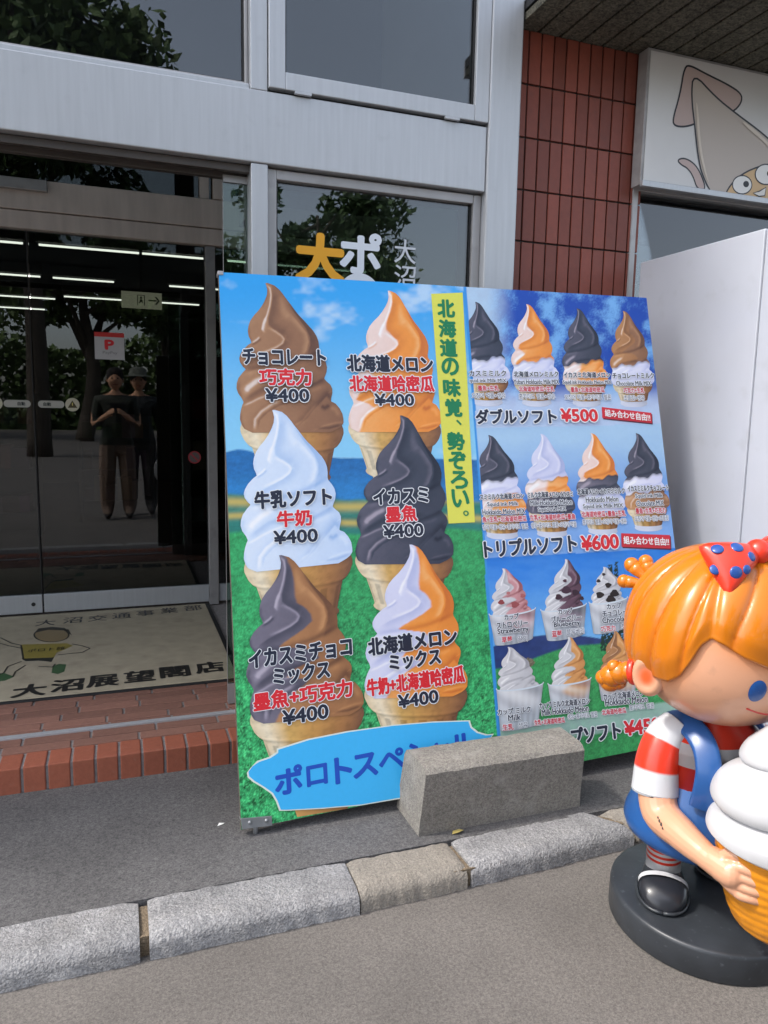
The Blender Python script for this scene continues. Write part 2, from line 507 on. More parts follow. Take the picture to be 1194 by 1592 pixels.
def window(name, x0, x1, z0, z1, y, fw, glass, mframe, depth=.05, label=None):
    f = MB()
    f.box((x0, y, z0), (x0 + fw, y + depth, z1)); f.box((x1 - fw, y, z0), (x1, y + depth, z1))
    f.box((x0 + fw, y + .001, z0), (x1 - fw, y + depth, z0 + fw)); f.box((x0 + fw, y + .001, z1 - fw), (x1 - fw, y + depth, z1))
    wn_ = f.build('window', mframe, SHOP, bevel=.003)
    if label: wn_['label'] = label
    g = MB(); g.box((x0 + fw - .004, y + depth * .5, z0 + fw - .004), (x1 - fw + .004, y + depth * .5 + .006, z1 - fw + .004))
    g.build('pane', glass, wn_)
    gs = MB()
    gs.box((x0 + fw, y + depth * .3, z0 + fw), (x0 + fw + .006, y + depth * .5 - .002, z1 - fw)); gs.box((x1 - fw - .006, y + depth * .3, z0 + fw), (x1 - fw, y + depth * .5 - .002, z1 - fw))
    gs.box((x0 + fw + .007, y + depth * .3, z0 + fw), (x1 - fw - .007, y + depth * .5 - .002, z0 + fw + .006))
    gs.build('gasket', BLACK, wn_)
    return wn_


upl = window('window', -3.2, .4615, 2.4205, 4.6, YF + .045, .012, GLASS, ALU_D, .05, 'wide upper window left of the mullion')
upr = window('window', .5245, 1.374, 2.407, 4.6, YF - .008, .058, GLASS, ALU, .06, 'upper vent window between mullion and column')
parts('window_hinge', ALU, [((.615, YF - .016, 2.396), (.675, YF - .002, 2.405)), ((1.19, YF - .016, 2.396), (1.25, YF - .002, 2.405))], upr, .001)
parts('window_gap', BLACK, [((.5235, YF + .02, 2.3965), (1.3735, YF + .06, 2.4065)), ((.5225, YF + .01, 2.41), (.5240, YF + .05, 4.6))], upr)
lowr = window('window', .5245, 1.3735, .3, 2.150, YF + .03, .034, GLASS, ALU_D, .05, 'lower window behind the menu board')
# upper storey wall and roof line (the wall that shades the pavement)
parts('wall', ALU, [((-8, YF + .02, 4.62), (1.37, YF + .3, 6.6)), ((1.512, YF + .05, 4.4), (9, YF + .3, 6.6))])
part('upper_wall', CURTAIN, lambda b: b.box((-8, 4.37, 2.93), (1.5, 4.46, 4.62)))
part('vestibule_ceiling', VEST, lambda b: b.box((-8, YF + .15, 4.62), (1.5, 4.55, 4.7)))


# writing on the lower window
def put_text(b, body, x, z, wd, ht, y, col, bold=0.0, xf=None):
    v, f, a = text_data(body)
    for k in range(9 if bold else 1):
        t = 2 * PI * k / 8
        ox, oz = (0, 0) if k == 0 else (bold * ht * math.cos(t), bold * ht * math.sin(t))
        b.add([(x + ox + p[0] * wd, y - .00003 * k, z + oz + p[1] * ht) for p in v], f, col)


def win_letters(b):
    y = YF + .051
    put_text(b, '大', .727, 1.862, .175, .165, y, lin((226, 160, 25)), .05)
    put_text(b, 'ポ', .885, 1.893, .155, .142, y, lin((226, 232, 240)) * .9, .045)
    a = np.linspace(0, 2 * PI, 40, endpoint=False)
    b.add([(.883 + .085 * math.cos(t), y, 1.735 + .085 * math.sin(t)) for t in a], [list(range(40))], lin((226, 232, 240)) * .9)
    put_text(b, '大', 1.065, 1.915, .088, .088, y, lin((210, 214, 220)) * .9, .006)
    put_text(b, '沼', 1.067, 1.818, .088, .090, y, lin((210, 214, 220)) * .9, .006)
    put_text(b, 'ロ', .885, 1.53, .12, .12, y, lin((226, 232, 240)) * .9, .045)


part('window_lettering', PAINT, win_letters, lowr)

# open sliding leaf parked behind the lower window
lf = part('sliding_leaf', GLASS_G, lambda b: b.box((.376, YF + .085, .235), (1.3, YF + .093, 2.10)))
lf['label'] = 'open glass leaf parked behind the lower window'
part('edge', ALU_D, lambda b: b.box((.3745, YF + .084, .16), (.3757, YF + .094, 2.10)), lf)
parts('rail', ALU_D, [((.376, YF + .078, .155), (1.3, YF + .10, .234)), ((.376, YF + .078, 2.101), (1.3, YF + .10, 2.125))], lf)

# inner doors
YD = 4.393
parts('door_header', ALU_BEIGE, [((-3, YD - .06, 2.285), (1.5, YD + .02, 2.435)), ((-3, YD - .05, 2.194), (1.5, YD + .02, 2.281))], bevel=.004)
part('operator_box', ALU_D, lambda b: (b.box((-.62, YD - .092, 2.375), (-.307, YD - .061, 2.43)),), bevel=.004)
part('transom_window', GLASS_D, lambda b: b.box((-3, YD - .01, 2.437), (1.5, YD - .003, 2.93)))
parts('transom_post', ALU_BEIGE, [((.455, YD - .05, 2.437), (.505, YD - .012, 2.93)), ((.525, YD - .07, 2.437), (.58, YD - .012, 2.93))], bevel=.003)
part('upright', ALU_D, lambda b: b.box((.481, YD - .04, Z_S), (.535, YD + .03, 2.19)), bevel=.003)
part('corner_panel', ALU_D, lambda b: (b.box((.463, YF + .13, 2.0), (.52, YF + .30, 2.154)),), bevel=.003)


def door(x0, x1, y, label):
    g = MB(); g.box((x0, y, .268), (x1, y + .008, 2.19))
    d = g.build('sliding_door', GLASS_D, SHOP); d['label'] = label
    r = MB(); r.box((x0, y - .014, .165), (x1, y + .022, .267)); r.build('rail', ALU, d, .003)
    e = MB(); e.box((x1 - .004, y - .002, .268), (x1 + .001, y + .010, 2.19)); e.build('edge', BLACK, d)
    return d


dl = door(-1.6, -.420, YD - .008, 'left glass door leaf with the lock in its bottom rail')
dm = door(-.412, .479, YD - .008, 'right glass door leaf carrying the payment sticker')
dr = door(.537, 1.5, YD - .008, 'fixed glass panel right of the upright')
part('lock', BLACK, lambda b: b.tube([(-.465, YD - .024, .215), (-.465, YD - .0225, .215)], .011, 16), dl)
ys = YD - .0095


def disc(b, x, z, r, y, col, n=28, r0=0.0):
    a = np.linspace(0, 2 * PI, n, endpoint=False)
    if r0 == 0:
        b.add([(x + r * math.cos(t), y, z + r * math.sin(t)) for t in a], [list(range(n))], col)
    else:
        v = [(x + q * math.cos(t), y, z + q * math.sin(t)) for q in (r0, r) for t in a]
        b.add(v, [(i, (i + 1) % n, n + (i + 1) % n, n + i) for i in range(n)], col)


def rect(b, x0, z0, x1, z1, y, col):
    b.add([(x0, y, z0), (x1, y, z0), (x1, y, z1), (x0, y, z1)], [(0, 1, 2, 3)], col)


def pay_sticker(b):
    x0, x1, z0, z1 = -.108, .044, 1.553, 1.697
    rect(b, x0, z0, x1, z1, ys, lin((214, 212, 216)) * .8)
    rect(b, x0, z1 - .024, x1, z1, ys - .0006, lin((214, 48, 48)) * .9)
    put_text(b, 'P', -.032, 1.632, .04, .048, ys - .0008, lin((222, 40, 50)), .07)
    rect(b, -.058, 1.612, -.044, 1.655, ys - .0007, lin((222, 40, 50)))
    put_text(b, 'PayPay', -.03, 1.588, .075, .018, ys - .0008, lin((120, 120, 125)), 0)


part('payment_sticker', PAINT, pay_sticker, dm)


def pill(b, x0, x1, z, r, y, col):
    a = np.linspace(PI / 2, 3 * PI / 2, 12)
    v = [(x0 + r + r * math.cos(t), y, z + r * math.sin(t)) for t in a] + [(x1 - r + r * math.cos(t + PI), y, z + r * math.sin(t + PI)) for t in a]
    b.add(v, [list(range(len(v)))], col)


def push_sticker(b, x, flip):
    pill(b, x - .065, x + .065, 1.305, .019, ys, lin((200, 198, 190)) * .75)
    put_text(b, '自動', x - .02 if not flip else x + .02, 1.305, .036, .019, ys - .0006, lin((30, 40, 40)), .03)
    disc(b, x + .105 * (1 if not flip else -1), 1.305, .036, ys, lin((220, 214, 190)) * .75)
    s = 1 if not flip else -1
    cx = x + .105 * s
    b.add([(cx - .024, ys - .0006, 1.288), (cx + .024, ys - .0006, 1.288), (cx, ys - .0006, 1.328)], [(0, 1, 2)], lin((70, 60, 20)))
    rect(b, cx - .002, 1.300, cx + .002, 1.315, ys - .0009, lin((230, 215, 120)))


part('door_sticker', PAINT, lambda b: push_sticker(b, -.335, False), dm)
part('door_sticker', PAINT, lambda b: push_sticker(b, -.50, True), dl)


def no_sticker(b, x, z):
    disc(b, x, z, .036, ys, lin((190, 60, 70)) * .6, r0=.029)
    disc(b, x, z, .0285, ys, lin((120, 110, 110)) * .5)
    b.add([(x - .024, ys - .0006, z + .018), (x - .018, ys - .0006, z + .024), (x + .024, ys - .0006, z - .018), (x + .018, ys - .0006, z - .024)], [(0, 1, 2, 3)], lin((190, 60, 70)) * .6)


part('no_entry_sticker', PAINT, lambda b: no_sticker(b, .409, 1.018), dm)

# shop interior
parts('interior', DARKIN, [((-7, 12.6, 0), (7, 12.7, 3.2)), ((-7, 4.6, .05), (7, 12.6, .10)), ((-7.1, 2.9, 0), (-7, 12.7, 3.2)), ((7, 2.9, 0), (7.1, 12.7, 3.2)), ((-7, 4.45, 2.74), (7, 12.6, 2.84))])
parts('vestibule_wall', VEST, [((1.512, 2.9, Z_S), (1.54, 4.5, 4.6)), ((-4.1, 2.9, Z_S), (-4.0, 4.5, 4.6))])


def strip(x0, x1, y, label):
    t = thing('strip_light', label, 'ceiling light', ((x0 + x1) / 2, y, 2.60), 'strip lights on the shop ceiling')
    b = MB(); b.box((x0, y - .05, 2.64), (x1, y + .05, 2.74)); b.build('housing', DARKWALL, t)
    b = MB(); b.tube([(x0 + .02, y, 2.62), (x1 - .02, y, 2.62)], .009, 8); b.build('tube', LAMP, t)


for i, (x0, x1, y) in enumerate(((-.60, .85, 7.0), (-2.15, -.68, 7.0), (.95, 2.3, 7.0), (-.62, .02, 8.7), (-2.2, -.70, 8.7), (.55, 1.9, 8.7), (-.6, 1.05, 10.1), (-2.3, -.68, 10.4), (-2.3, -.9, 11.6))):
    row = ('nearest', 'second', 'third', 'third', 'farthest')[(0, 0, 0, 1, 1, 1, 2, 3, 4)[i]]
    side = 'left' if x1 < -.3 else ('right' if x0 > .5 else 'middle')
    strip(x0, x1, y, f'white strip light in the {row} ceiling row, on the {side}' + (' before the back wall' if row == 'farthest' else ''))


def shelf(x0, x1, y, h, label, seed):
    t = thing('display_shelf', label, 'shelf', ((x0 + x1) / 2, y, .10), 'display shelves inside the shop')
    b = MB(); b.box((x0, y, .1), (x0 + .03, y + .45, h)); b.box((x1 - .03, y, .1), (x1, y + .45, h)); b.box((x0 + .031, y + .42, .1), (x1 - .031, y + .45, h)); b.build('frame', DARKWALL, t)
    for k in range(3):
        z = .3 + k * (h - .35) / 2.6
        b = MB(); b.box((x0 + .031, y + .01, z), (x1 - .031, y + .419, z + .02)); b.build('board', DARKWALL, t)
    r = random.Random(seed)
    for k in range(3):
        z = .3 + k * (h - .35) / 2.6 + .021
        x = x0 + .05
        b = MB()
        while x < x1 - .15:
            wd = .08 + .07 * r.random()
            b.box((x, y + .05, z), (x + wd, y + .3, z + .1 + .16 * r.random()), [c * .28 for c in (r.random(), .6 * r.random(), .5 * r.random())]); x += wd + .001
        b.build('packaged_goods', PAINT, t)


shelf(.55, 1.9, 6.6, 1.5, 'dark display shelf with small boxes seen through the right glass', 3)
shelf(-.4, .35, 8.2, 1.2, 'low dark display shelf deep inside the shop', 4)
shelf(-2.1, -.7, 7.4, 1.4, 'dark display shelf inside the shop behind the left door leaf', 5)

ex = thing('exit_sign', 'pale exit sign with green pictogram and arrow inside the shop', 'exit sign', (.13, 5.6, 1.94))
xs0, xs1 = .045, .315
b = MB(); b.box((xs0, 5.6, 1.985), (xs1, 5.63, 2.095), lin((120, 112, 88)) * .8); b.build('panel', LITSIGN, ex)
b = MB(); b.box((xs0 + .125, 5.61, 2.0955), (xs0 + .145, 5.62, 2.735)); b.build('hanger', DARKWALL, ex)
def exit_g(b):
    g = lin((25, 62, 40)) * .6
    y = 5.599
    rect(b, xs0 + .105, 2.005, xs0 + .110, 2.075, y, g); rect(b, xs0 + .150, 2.005, xs0 + .155, 2.075, y, g); rect(b, xs0 + .110, 2.071, xs0 + .150, 2.075, y, g); [rect(b, xs0 + .115, z, xs0 + .119, z + .006, y - .001, g) for z in (2.02, 2.05)]
    disc(b, xs0 + .13, 2.056, .008, y - .002, g); b.add([(xs0 + .122, y - .002, 2.045), (xs0 + .138, y - .002, 2.045), (xs0 + .143, y - .002, 2.015), (xs0 + .13, y - .002, 2.03), (xs0 + .118, y - .002, 2.015)], [(0, 1, 2, 3, 4)], g)
    rect(b, xs0 + .18, 2.036, xs0 + .235, 2.046, y, g)
    b.add([(xs0 + .222, y - .001, 2.015), (xs0 + .235, y - .001, 2.015), (xs0 + .255, y - .001, 2.041), (xs0 + .235, y - .001, 2.067), (xs0 + .222, y - .001, 2.067), (xs0 + .242, y - .001, 2.041)], [(0, 1, 2, 5), (5, 2, 3, 4)], g)
part('pictogram', EXITINK, exit_g, ex)


# tiled wall
def tile_wall(b):
    r = random.Random(5)
    y = 2.782
    x = 1.5135
    pw, ph = .0575, .2
    z = 2.80
    while z > .05:
        xx = x
        while xx < 2.09:
            k = .80 + .36 * r.random()
            c = lin((124, 62, 48)) * k
            b.box((xx + .0035, y - .002 * r.random(), z - ph + .0035), (xx + pw - .0035, y + .012, z - .0035), c)
            xx += pw
        z -= ph


part('tile_wall', TILE, tile_wall, bevel=.0015)
part('grout_bed', GROUT, lambda b: b.box((1.511, 2.790, Z_P), (2.092, 2.90, 2.86)))
part('soffit', SOFFIT, lambda b: [b.box((1.512 + k * .1 + .005, 2.26, 2.80), (1.512 + (k + 1) * .1 - .005, 2.95, 2.83)) for k in range(0, 60)], bevel=.003)
part('soffit_backing', BLACK, lambda b: b.box((1.512, 2.26, 2.835), (7.6, 3.0, 2.87)))
part('soffit_fascia', ALU, lambda b: b.box((1.512, 2.245, 2.795), (7.6, 2.258, 2.868)), bevel=.004)
part('wall', DARKWALL, lambda b: (b.box((2.10, 2.95, 2.30), (7.6, 3.05, 2.86)),))
# right hand window below the sign
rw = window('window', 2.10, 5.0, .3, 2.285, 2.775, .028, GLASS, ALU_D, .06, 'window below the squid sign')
part('window_head', BLACK, lambda b: b.box((2.14, 2.86, 2.08), (5.0, 2.9, 2.285)), rw)
part('window_shelf', WHITEP, lambda b: (b.box((2.13, 3.1, 1.98), (5.0, 3.3, 2.12)),), rw)
part('room_wall', DARKWALL, lambda b: (b.box((2.0, 4.2, .1), (6.9, 4.3, 2.7)),), rw)

# ------------------------------------------------------------------ door mat
DMAT = thing('door_mat', 'long beige entrance mat with black lettering and a running child drawing', 'door mat', (-.45, 3.75, Z_S))
MX1, MY0, MY1 = .455, 3.085, 4.36
b = MB(); b.box((-1.9, MY0, Z_S - .001), (MX1, MY1, Z_S + .008)); b.build('pile', RUBBER, DMAT, bevel=.003)
b = MB(); b.box((-1.93, MY0 - .022, Z_S - .001), (MX1 + .022, MY0 - .0005, Z_S + .006)); b.box((MX1 + .0005, MY0, Z_S - .001), (MX1 + .022, MY1, Z_S + .006)); b.build('rubber_edge', BLACK, DMAT, bevel=.002)


def floor_pt(px, py, z):
    d = ((px - 597) / FPX) * AR + ((796 - py) / FPX) * AU + AF
    t = (z - CAM_H) / d[2]
    return np.array([0, 0, CAM_H]) + t * d


def mat_text(b, which):
    z = Z_S + .0088
    ink = lin((38, 36, 34))
    # each character sits at its own measured place on the mat
    def ch(c, x, y, wd, ht, bold, zz=z):
        v, f, a = text_data(c)
        for k in range(9):
            t = 2 * PI * k / 8
            ox, oy = (0, 0) if k == 0 else (bold * wd * math.cos(t), bold * ht * .7 * math.sin(t))
            b.add([(x + ox + p[0] * wd, y + oy + p[1] * ht, zz + .00003 * k) for p in v], f, ink)
    if which == 0:
      for c, px, py in zip('大沼交通事業部', (71, 113, 152, 189, 226, 263, 300), (968, 964, 961, 957, 953, 949, 945)):
        q = floor_pt(px, py, z); ch(c, q[0], q[1], .095, .115, .012)
    if which == 1:
      for c, px, py in zip('大沼展望閣店', (46, 105, 160, 217, 272, 326), (1073, 1065, 1058, 1051, 1044, 1037)):
        q = floor_pt(px, py, z); ch(c, q[0], q[1], .118, .135, .05)
    q = floor_pt(72, 1010, z)
    v, f, a = text_data('ポロト館', .05)
    if which == 2: b.add([(q[0] + p[0] * .16, q[1] + p[1] * .05, z + .0012) for p in v], f, ink)


for w_ in range(3): part('lettering', PAINT, lambda b: mat_text(b, w_), DMAT)


def mat_fig(b):
    z = Z_S + .0085
    def poly(pts, col, dz=0):
        q = [floor_pt(x, y, z + dz) for x, y in pts]; b.add(q, [list(range(len(q)))][:1], col)
    def stroke(pts, wd, col, dz=.0006):
        q = [floor_pt(x, y, z + dz) for x, y in pts]
        for a_, c_ in zip(q[:-1], q[1:]):
            d = c_ - a_; n = np.array([-d[1], d[0], 0]) / (np.hypot(d[0], d[1]) + 1e-9) * wd / 2
            b.add([a_ - n, c_ - n, c_ + n, a_ + n], [(0, 1, 2, 3)], col)
    ink = lin((52, 48, 40)); yel = lin((150, 135, 62)); grn = lin((66, 96, 62)); skin = lin((140, 122, 88))
    poly([(33, 1002), (104, 1000), (113, 1004), (88, 1015), (84, 1022), (36, 1024)], yel)
    el = [(80 + 27 * math.cos(t), 987 - 11 * math.sin(t)) for t in np.linspace(0, 2 * PI, 22, endpoint=False)]
    poly(el, skin); stroke(el + el[:1], .007, ink)
    poly([(53, 984), (60, 977), (80, 974.5), (100, 976), (108, 981), (106, 978), (112, 988), (100, 980), (75, 979), (60, 984), (54, 990)][:9], ink, .0004)
    stroke([(33, 1003), (18, 1000), (2, 992), (-6, 990)], .007, ink); stroke([(35, 1008), (14, 1004), (0, 1000)], .007, ink)
    stroke([(112, 1001), (128, 1004), (140, 1008), (128, 1014), (90, 1018)], .007, ink)
    stroke([(33, 1003), (36, 1024)], .008, ink)
    poly([(33, 1024), (84, 1022), (80, 1029), (60, 1027), (40, 1028)], lin((45, 45, 40)))
    stroke([(34, 1028), (12, 1036), (6, 1046), (-6, 1050)], .007, ink); stroke([(40, 1034), (24, 1044), (20, 1052)], .007, ink); stroke([(60, 1036), (82, 1037), (86, 1032)], .007, ink)
    poly([(82, 1036), (92, 1032), (103, 1033), (100, 1044), (90, 1048), (80, 1046)], grn)
    poly([(-8, 1048), (6, 1046), (22, 1052), (8, 1058), (-8, 1060)], grn)


part('drawing', PAINT, mat_fig, DMAT)

# ------------------------------------------------------------------ menu board (a flat printed board leaning back on struts)
BO = np.array([0.3037467, 2.0208077, 0.09]); BU = np.array([0.99989309, 0.01053896, 0.01013606]); BV = np.array([-0.01224414, 0.22453511, 0.97438907]); BN = np.array([0.00799314, -0.97440901, 0.22464015])
HM = np.array([[0.001829422906602656, -9.682726086704082e-05, -0.5611264234575133], [-0.0003320508665359679, -0.001789974628305086, 2.433586345464549], [-0.0002806816615298385, 7.735170504232174e-05, 1.0]])
MENU = thing('menu_board', 'large leaning picture menu of soft serve cones with prices beside the shop doors', 'menu board', (1.1, 2.15, Z_P))


def sheet(px, py, layer=0.0):
    """layout coordinates of the print -> a point on the board (layer in mm above the sheet)"""
    px = np.asarray(px, float); py = np.asarray(py, float)
    d = HM[2, 0] * px + HM[2, 1] * py + 1
    U = (HM[0, 0] * px + HM[0, 1] * py + HM[0, 2]) / d
    V = (HM[1, 0] * px + HM[1, 1] * py + HM[1, 2]) / d
    L = np.asarray(layer, float) * .001
    return BO + U[..., None] * BU + V[..., None] * BV + (L * np.ones_like(U))[..., None] * BN


INKK = .92


def ink(c): return lin(c) * INKK


TL, TR, BR, BL_ = (340, 423), (1005, 463), (1083, 1148), (375, 1290)


def split_x(py): return 722 + (np.asarray(py, float) - 455) * 53 / 695


def lerp3(a, b, t): return np.asarray(a) * (1 - t[..., None]) + np.asarray(b) * t[..., None]


def print_background(ns=420, nt=430):
    s, t = np.meshgrid(np.linspace(0, 1, ns), np.linspace(0, 1, nt))
    # keep a column of vertices exactly on the line between the two halves
    px = (1 - t) * ((1 - s) * TL[0] + s * TR[0]) + t * ((1 - s) * BL_[0] + s * BR[0])
    py = (1 - t) * ((1 - s) * TL[1] + s * TR[1]) + t * ((1 - s) * BL_[1] + s * BR[1])
    r = RNG.rand(nt, ns)
    # ---- left half
    k = sst(430, 700, py)
    c = lerp3(ink((46, 164, 238)), ink((140, 208, 244)), k)
    cl = sst(.56, .80, fbm(px * 1.0, py * 1.5, 60, 3)) * .75 * (1 - .3 * sst(600, 700, py))
    c = lerp3(c, ink((205, 228, 246)), cl) if False else c * (1 - cl[..., None]) + ink((205, 228, 246)) * cl[..., None]
    hor = 706 + .02 * (px - 345) - 10 * np.exp(-((px - 372) / 26) ** 2) + 3 * fbm(px, py * 0, 18, 9)
    sea = sst(-1.5, 1.5, py - hor)
    sc = ink((38, 112, 178)) * (0.75 + .5 * fbm(px, py * 2, 7, 21)[..., None] + .15 * (r[..., None] - .5))
    sc = sc * (1 - .0) + ink((50, 140, 190)) * .25 * sst(725, 765, py)[..., None]
    c = c * (1 - sea[..., None]) + sc * sea[..., None]
    f0 = sst(-3, 3, py - (768 + .03 * (px - 345) + 8 * (fbm(px, py * 0, 60, 31) - .5)))
    fields = ink((46, 128, 118)) * (.7 + .6 * fbm(px, py * 3, 8, 41)[..., None])
    st = np.exp(-((py - (786 - .02 * (px - 345) + 6 * np.sin(px / 70.))) / 7) ** 2) + np.exp(-((py - (806 + .01 * (px - 345) - 5 * np.sin(px / 50.))) / 5) ** 2)
    st = np.clip(st, 0, 1)[..., None]
    fields = fields * (1 - st) + ink((196, 178, 102)) * st
    c = c * (1 - f0[..., None]) + fields * f0[..., None]
    g0 = sst(-4, 4, py - (826 + 5 * np.sin(px / 40.)))
    gn = fbm(px, py, 5, 51, 3)
    big = fbm(px, py, 70, 57, 3)
    rough = sst(840, 1200, py)
    grass = ink((58, 168, 102)) * (.72 + .42 * big[..., None] + (.35 + .7 * rough[..., None]) * (gn[..., None] - .5) * 2 + (.35 + .45 * rough[..., None]) * (r[..., None] - .5))
    grass = grass + ink((110, 200, 130)) * (sst(.72, .95, r) * .35 * rough)[..., None]
    c = c * (1 - g0[..., None]) + grass * g0[..., None]
    # ---- right half
    q = fbm(px, py, 34, 61, 5)
    d1 = lerp3(ink((24, 76, 176)), ink((120, 180, 236)), sst(.35, .68, q + .10 * (r - .5)))
    pale = np.clip(1 - sst(752, 800, px + 30 * (q - .5)), 0, 1)
    d1 = d1 * (1 - .8 * pale[..., None]) + ink((196, 222, 240)) * .8 * pale[..., None]
    b1 = sst(590, 632, py) * .85
    d1 = d1 * (1 - b1[..., None]) + ink((196, 214, 240)) * b1[..., None]
    k = sst(668, 815, py)
    d2 = lerp3(ink((172, 208, 238)), ink((58, 128, 220)), np.clip(k + .25 * (fbm(px, py * 2, 40, 71) - .5), 0, 1))
    b2 = sst(818, 836, py + .12 * (px - 760)) * .7
    d2 = d2 * (1 - b2[..., None]) + ink((150, 194, 244)) * b2[..., None]
    e2 = 665 - .02 * (px - 740)
    d = np.where((py < e2)[..., None], d1, d2)
    e3 = 868 - .055 * (px - 750)
    k = sst(860, 1000, py)
    d3 = lerp3(ink((44, 130, 224)), ink((116, 184, 242)), np.clip(k + .5 * (fbm(px, py * 2.2, 40, 81) - .5), 0, 1))
    mt = 1006 - 14 * np.sin((px - 760) / 60.) - .06 * (px - 770)
    m3 = sst(-1, 1, py - mt)
    d3 = d3 * (1 - m3[..., None]) + (ink((40, 62, 120)) * (.7 + .6 * fbm(px, py, 9, 91)[..., None])) * m3[..., None]
    gr = 1040 - 26 * sst(770, 900, px) - .08 * (px - 770)
    g3 = sst(-2, 2, py - gr)
    gg = ink((58, 156, 88)) * (.65 + .7 * fbm(px, py, 6, 95, 3)[..., None] + .5 * (r[..., None] - .5))
    d3 = d3 * (1 - g3[..., None]) + gg * g3[..., None]
    pines = ((np.abs(px - 948) < 3 + (py - 876) * .09) & (py > 878) | (np.abs(px - 958) < 2 + (py - 872) * .1) & (py > 874)) & (py < 1012) & (r > .18)
    d3 = np.where(pines[..., None], ink((24, 52, 44)), d3)
    bale = ((px - 822) / 9) ** 2 + ((py - 1030) / 7) ** 2 < 1
    d3 = np.where(bale[..., None], ink((120, 112, 92)) * (.5 + r[..., None]), d3)
    stn = sst(-3, 2, py - (1130 - .15 * (px - 780))) * (1 - sst(-2, 2, py - (1163 - .15 * (px - 780))))
    d3 = d3 * (1 - .62 * stn[..., None]) + ink((190, 214, 214)) * .62 * stn[..., None]
    d = np.where((py > e3)[..., None], d3, d)
    right = (px > split_x(py))
    c = np.where(right[..., None], d, c)
    edge = np.abs(px - split_x(py) - 1) < 2.2
    c = np.where((edge & (py < 1150))[..., None], ink((60, 150, 226)), c)
    b = MB(); b.grid(sheet(px, py, .5), np.clip(c, 0.002, .95), smooth=False, flip=True)
    return b.build('printed_sheet', PRINT, MENU)


def panel_poly(pts, lo, hi):
    P0, P1 = sheet([p[0] for p in pts], [p[1] for p in pts], lo), sheet([p[0] for p in pts], [p[1] for p in pts], hi)
    n = len(pts)
    return list(P0) + list(P1), [list(range(n)), list(range(n, 2 * n))[::-1]] + [(i, n + i, n + (i + 1) % n, (i + 1) % n) for i in range(n)]


WOODP = mat('board_core', (0.10, 0.085, 0.07), 0.8, noise=(30, 0.2))
b = MB(); b.add(*panel_poly([TL, TR, BR, BL_], -22, 0)); b.build('board', WOODP, MENU)
print_background()


# soft serve as it is printed: one airbrushed picture, recoloured for every flavour.
# The outline and the folds are laid out in the picture's own units (about 1100 wide, 1480 high).
SIL_L = np.array([(35, 330), (60, 338), (100, 348), (150, 344), (200, 325), (250, 298), (300, 262), (350, 215), (400, 180), (450, 163), (500, 157), (550, 165), (585, 183), (612, 192), (635, 155), (680, 110), (720, 85), (760, 72), (800, 80), (840, 108), (868, 137), (900, 105), (950, 65), (1000, 48), (1050, 45), (1100, 62), (1150, 98), (1188, 114), (1210, 103), (1250, 90), (1300, 80), (1350, 78), (1400, 94), (1440, 118), (1480, 200)], float)
SIL_R = np.array([(35, 352), (60, 418), (100, 465), (150, 505), (200, 541), (250, 580), (300, 616), (350, 656), (400, 705), (450, 750), (500, 795), (550, 826), (600, 845), (650, 851), (695, 850), (720, 858), (760, 890), (800, 915), (850, 928), (900, 922), (940, 907), (962, 900), (990, 925), (1020, 960), (1060, 978), (1100, 979), (1150, 968), (1182, 965), (1200, 1008), (1250, 1050), (1300, 1076), (1350, 1086), (1390, 1088), (1420, 1068), (1445, 1035), (1480, 960)], float)
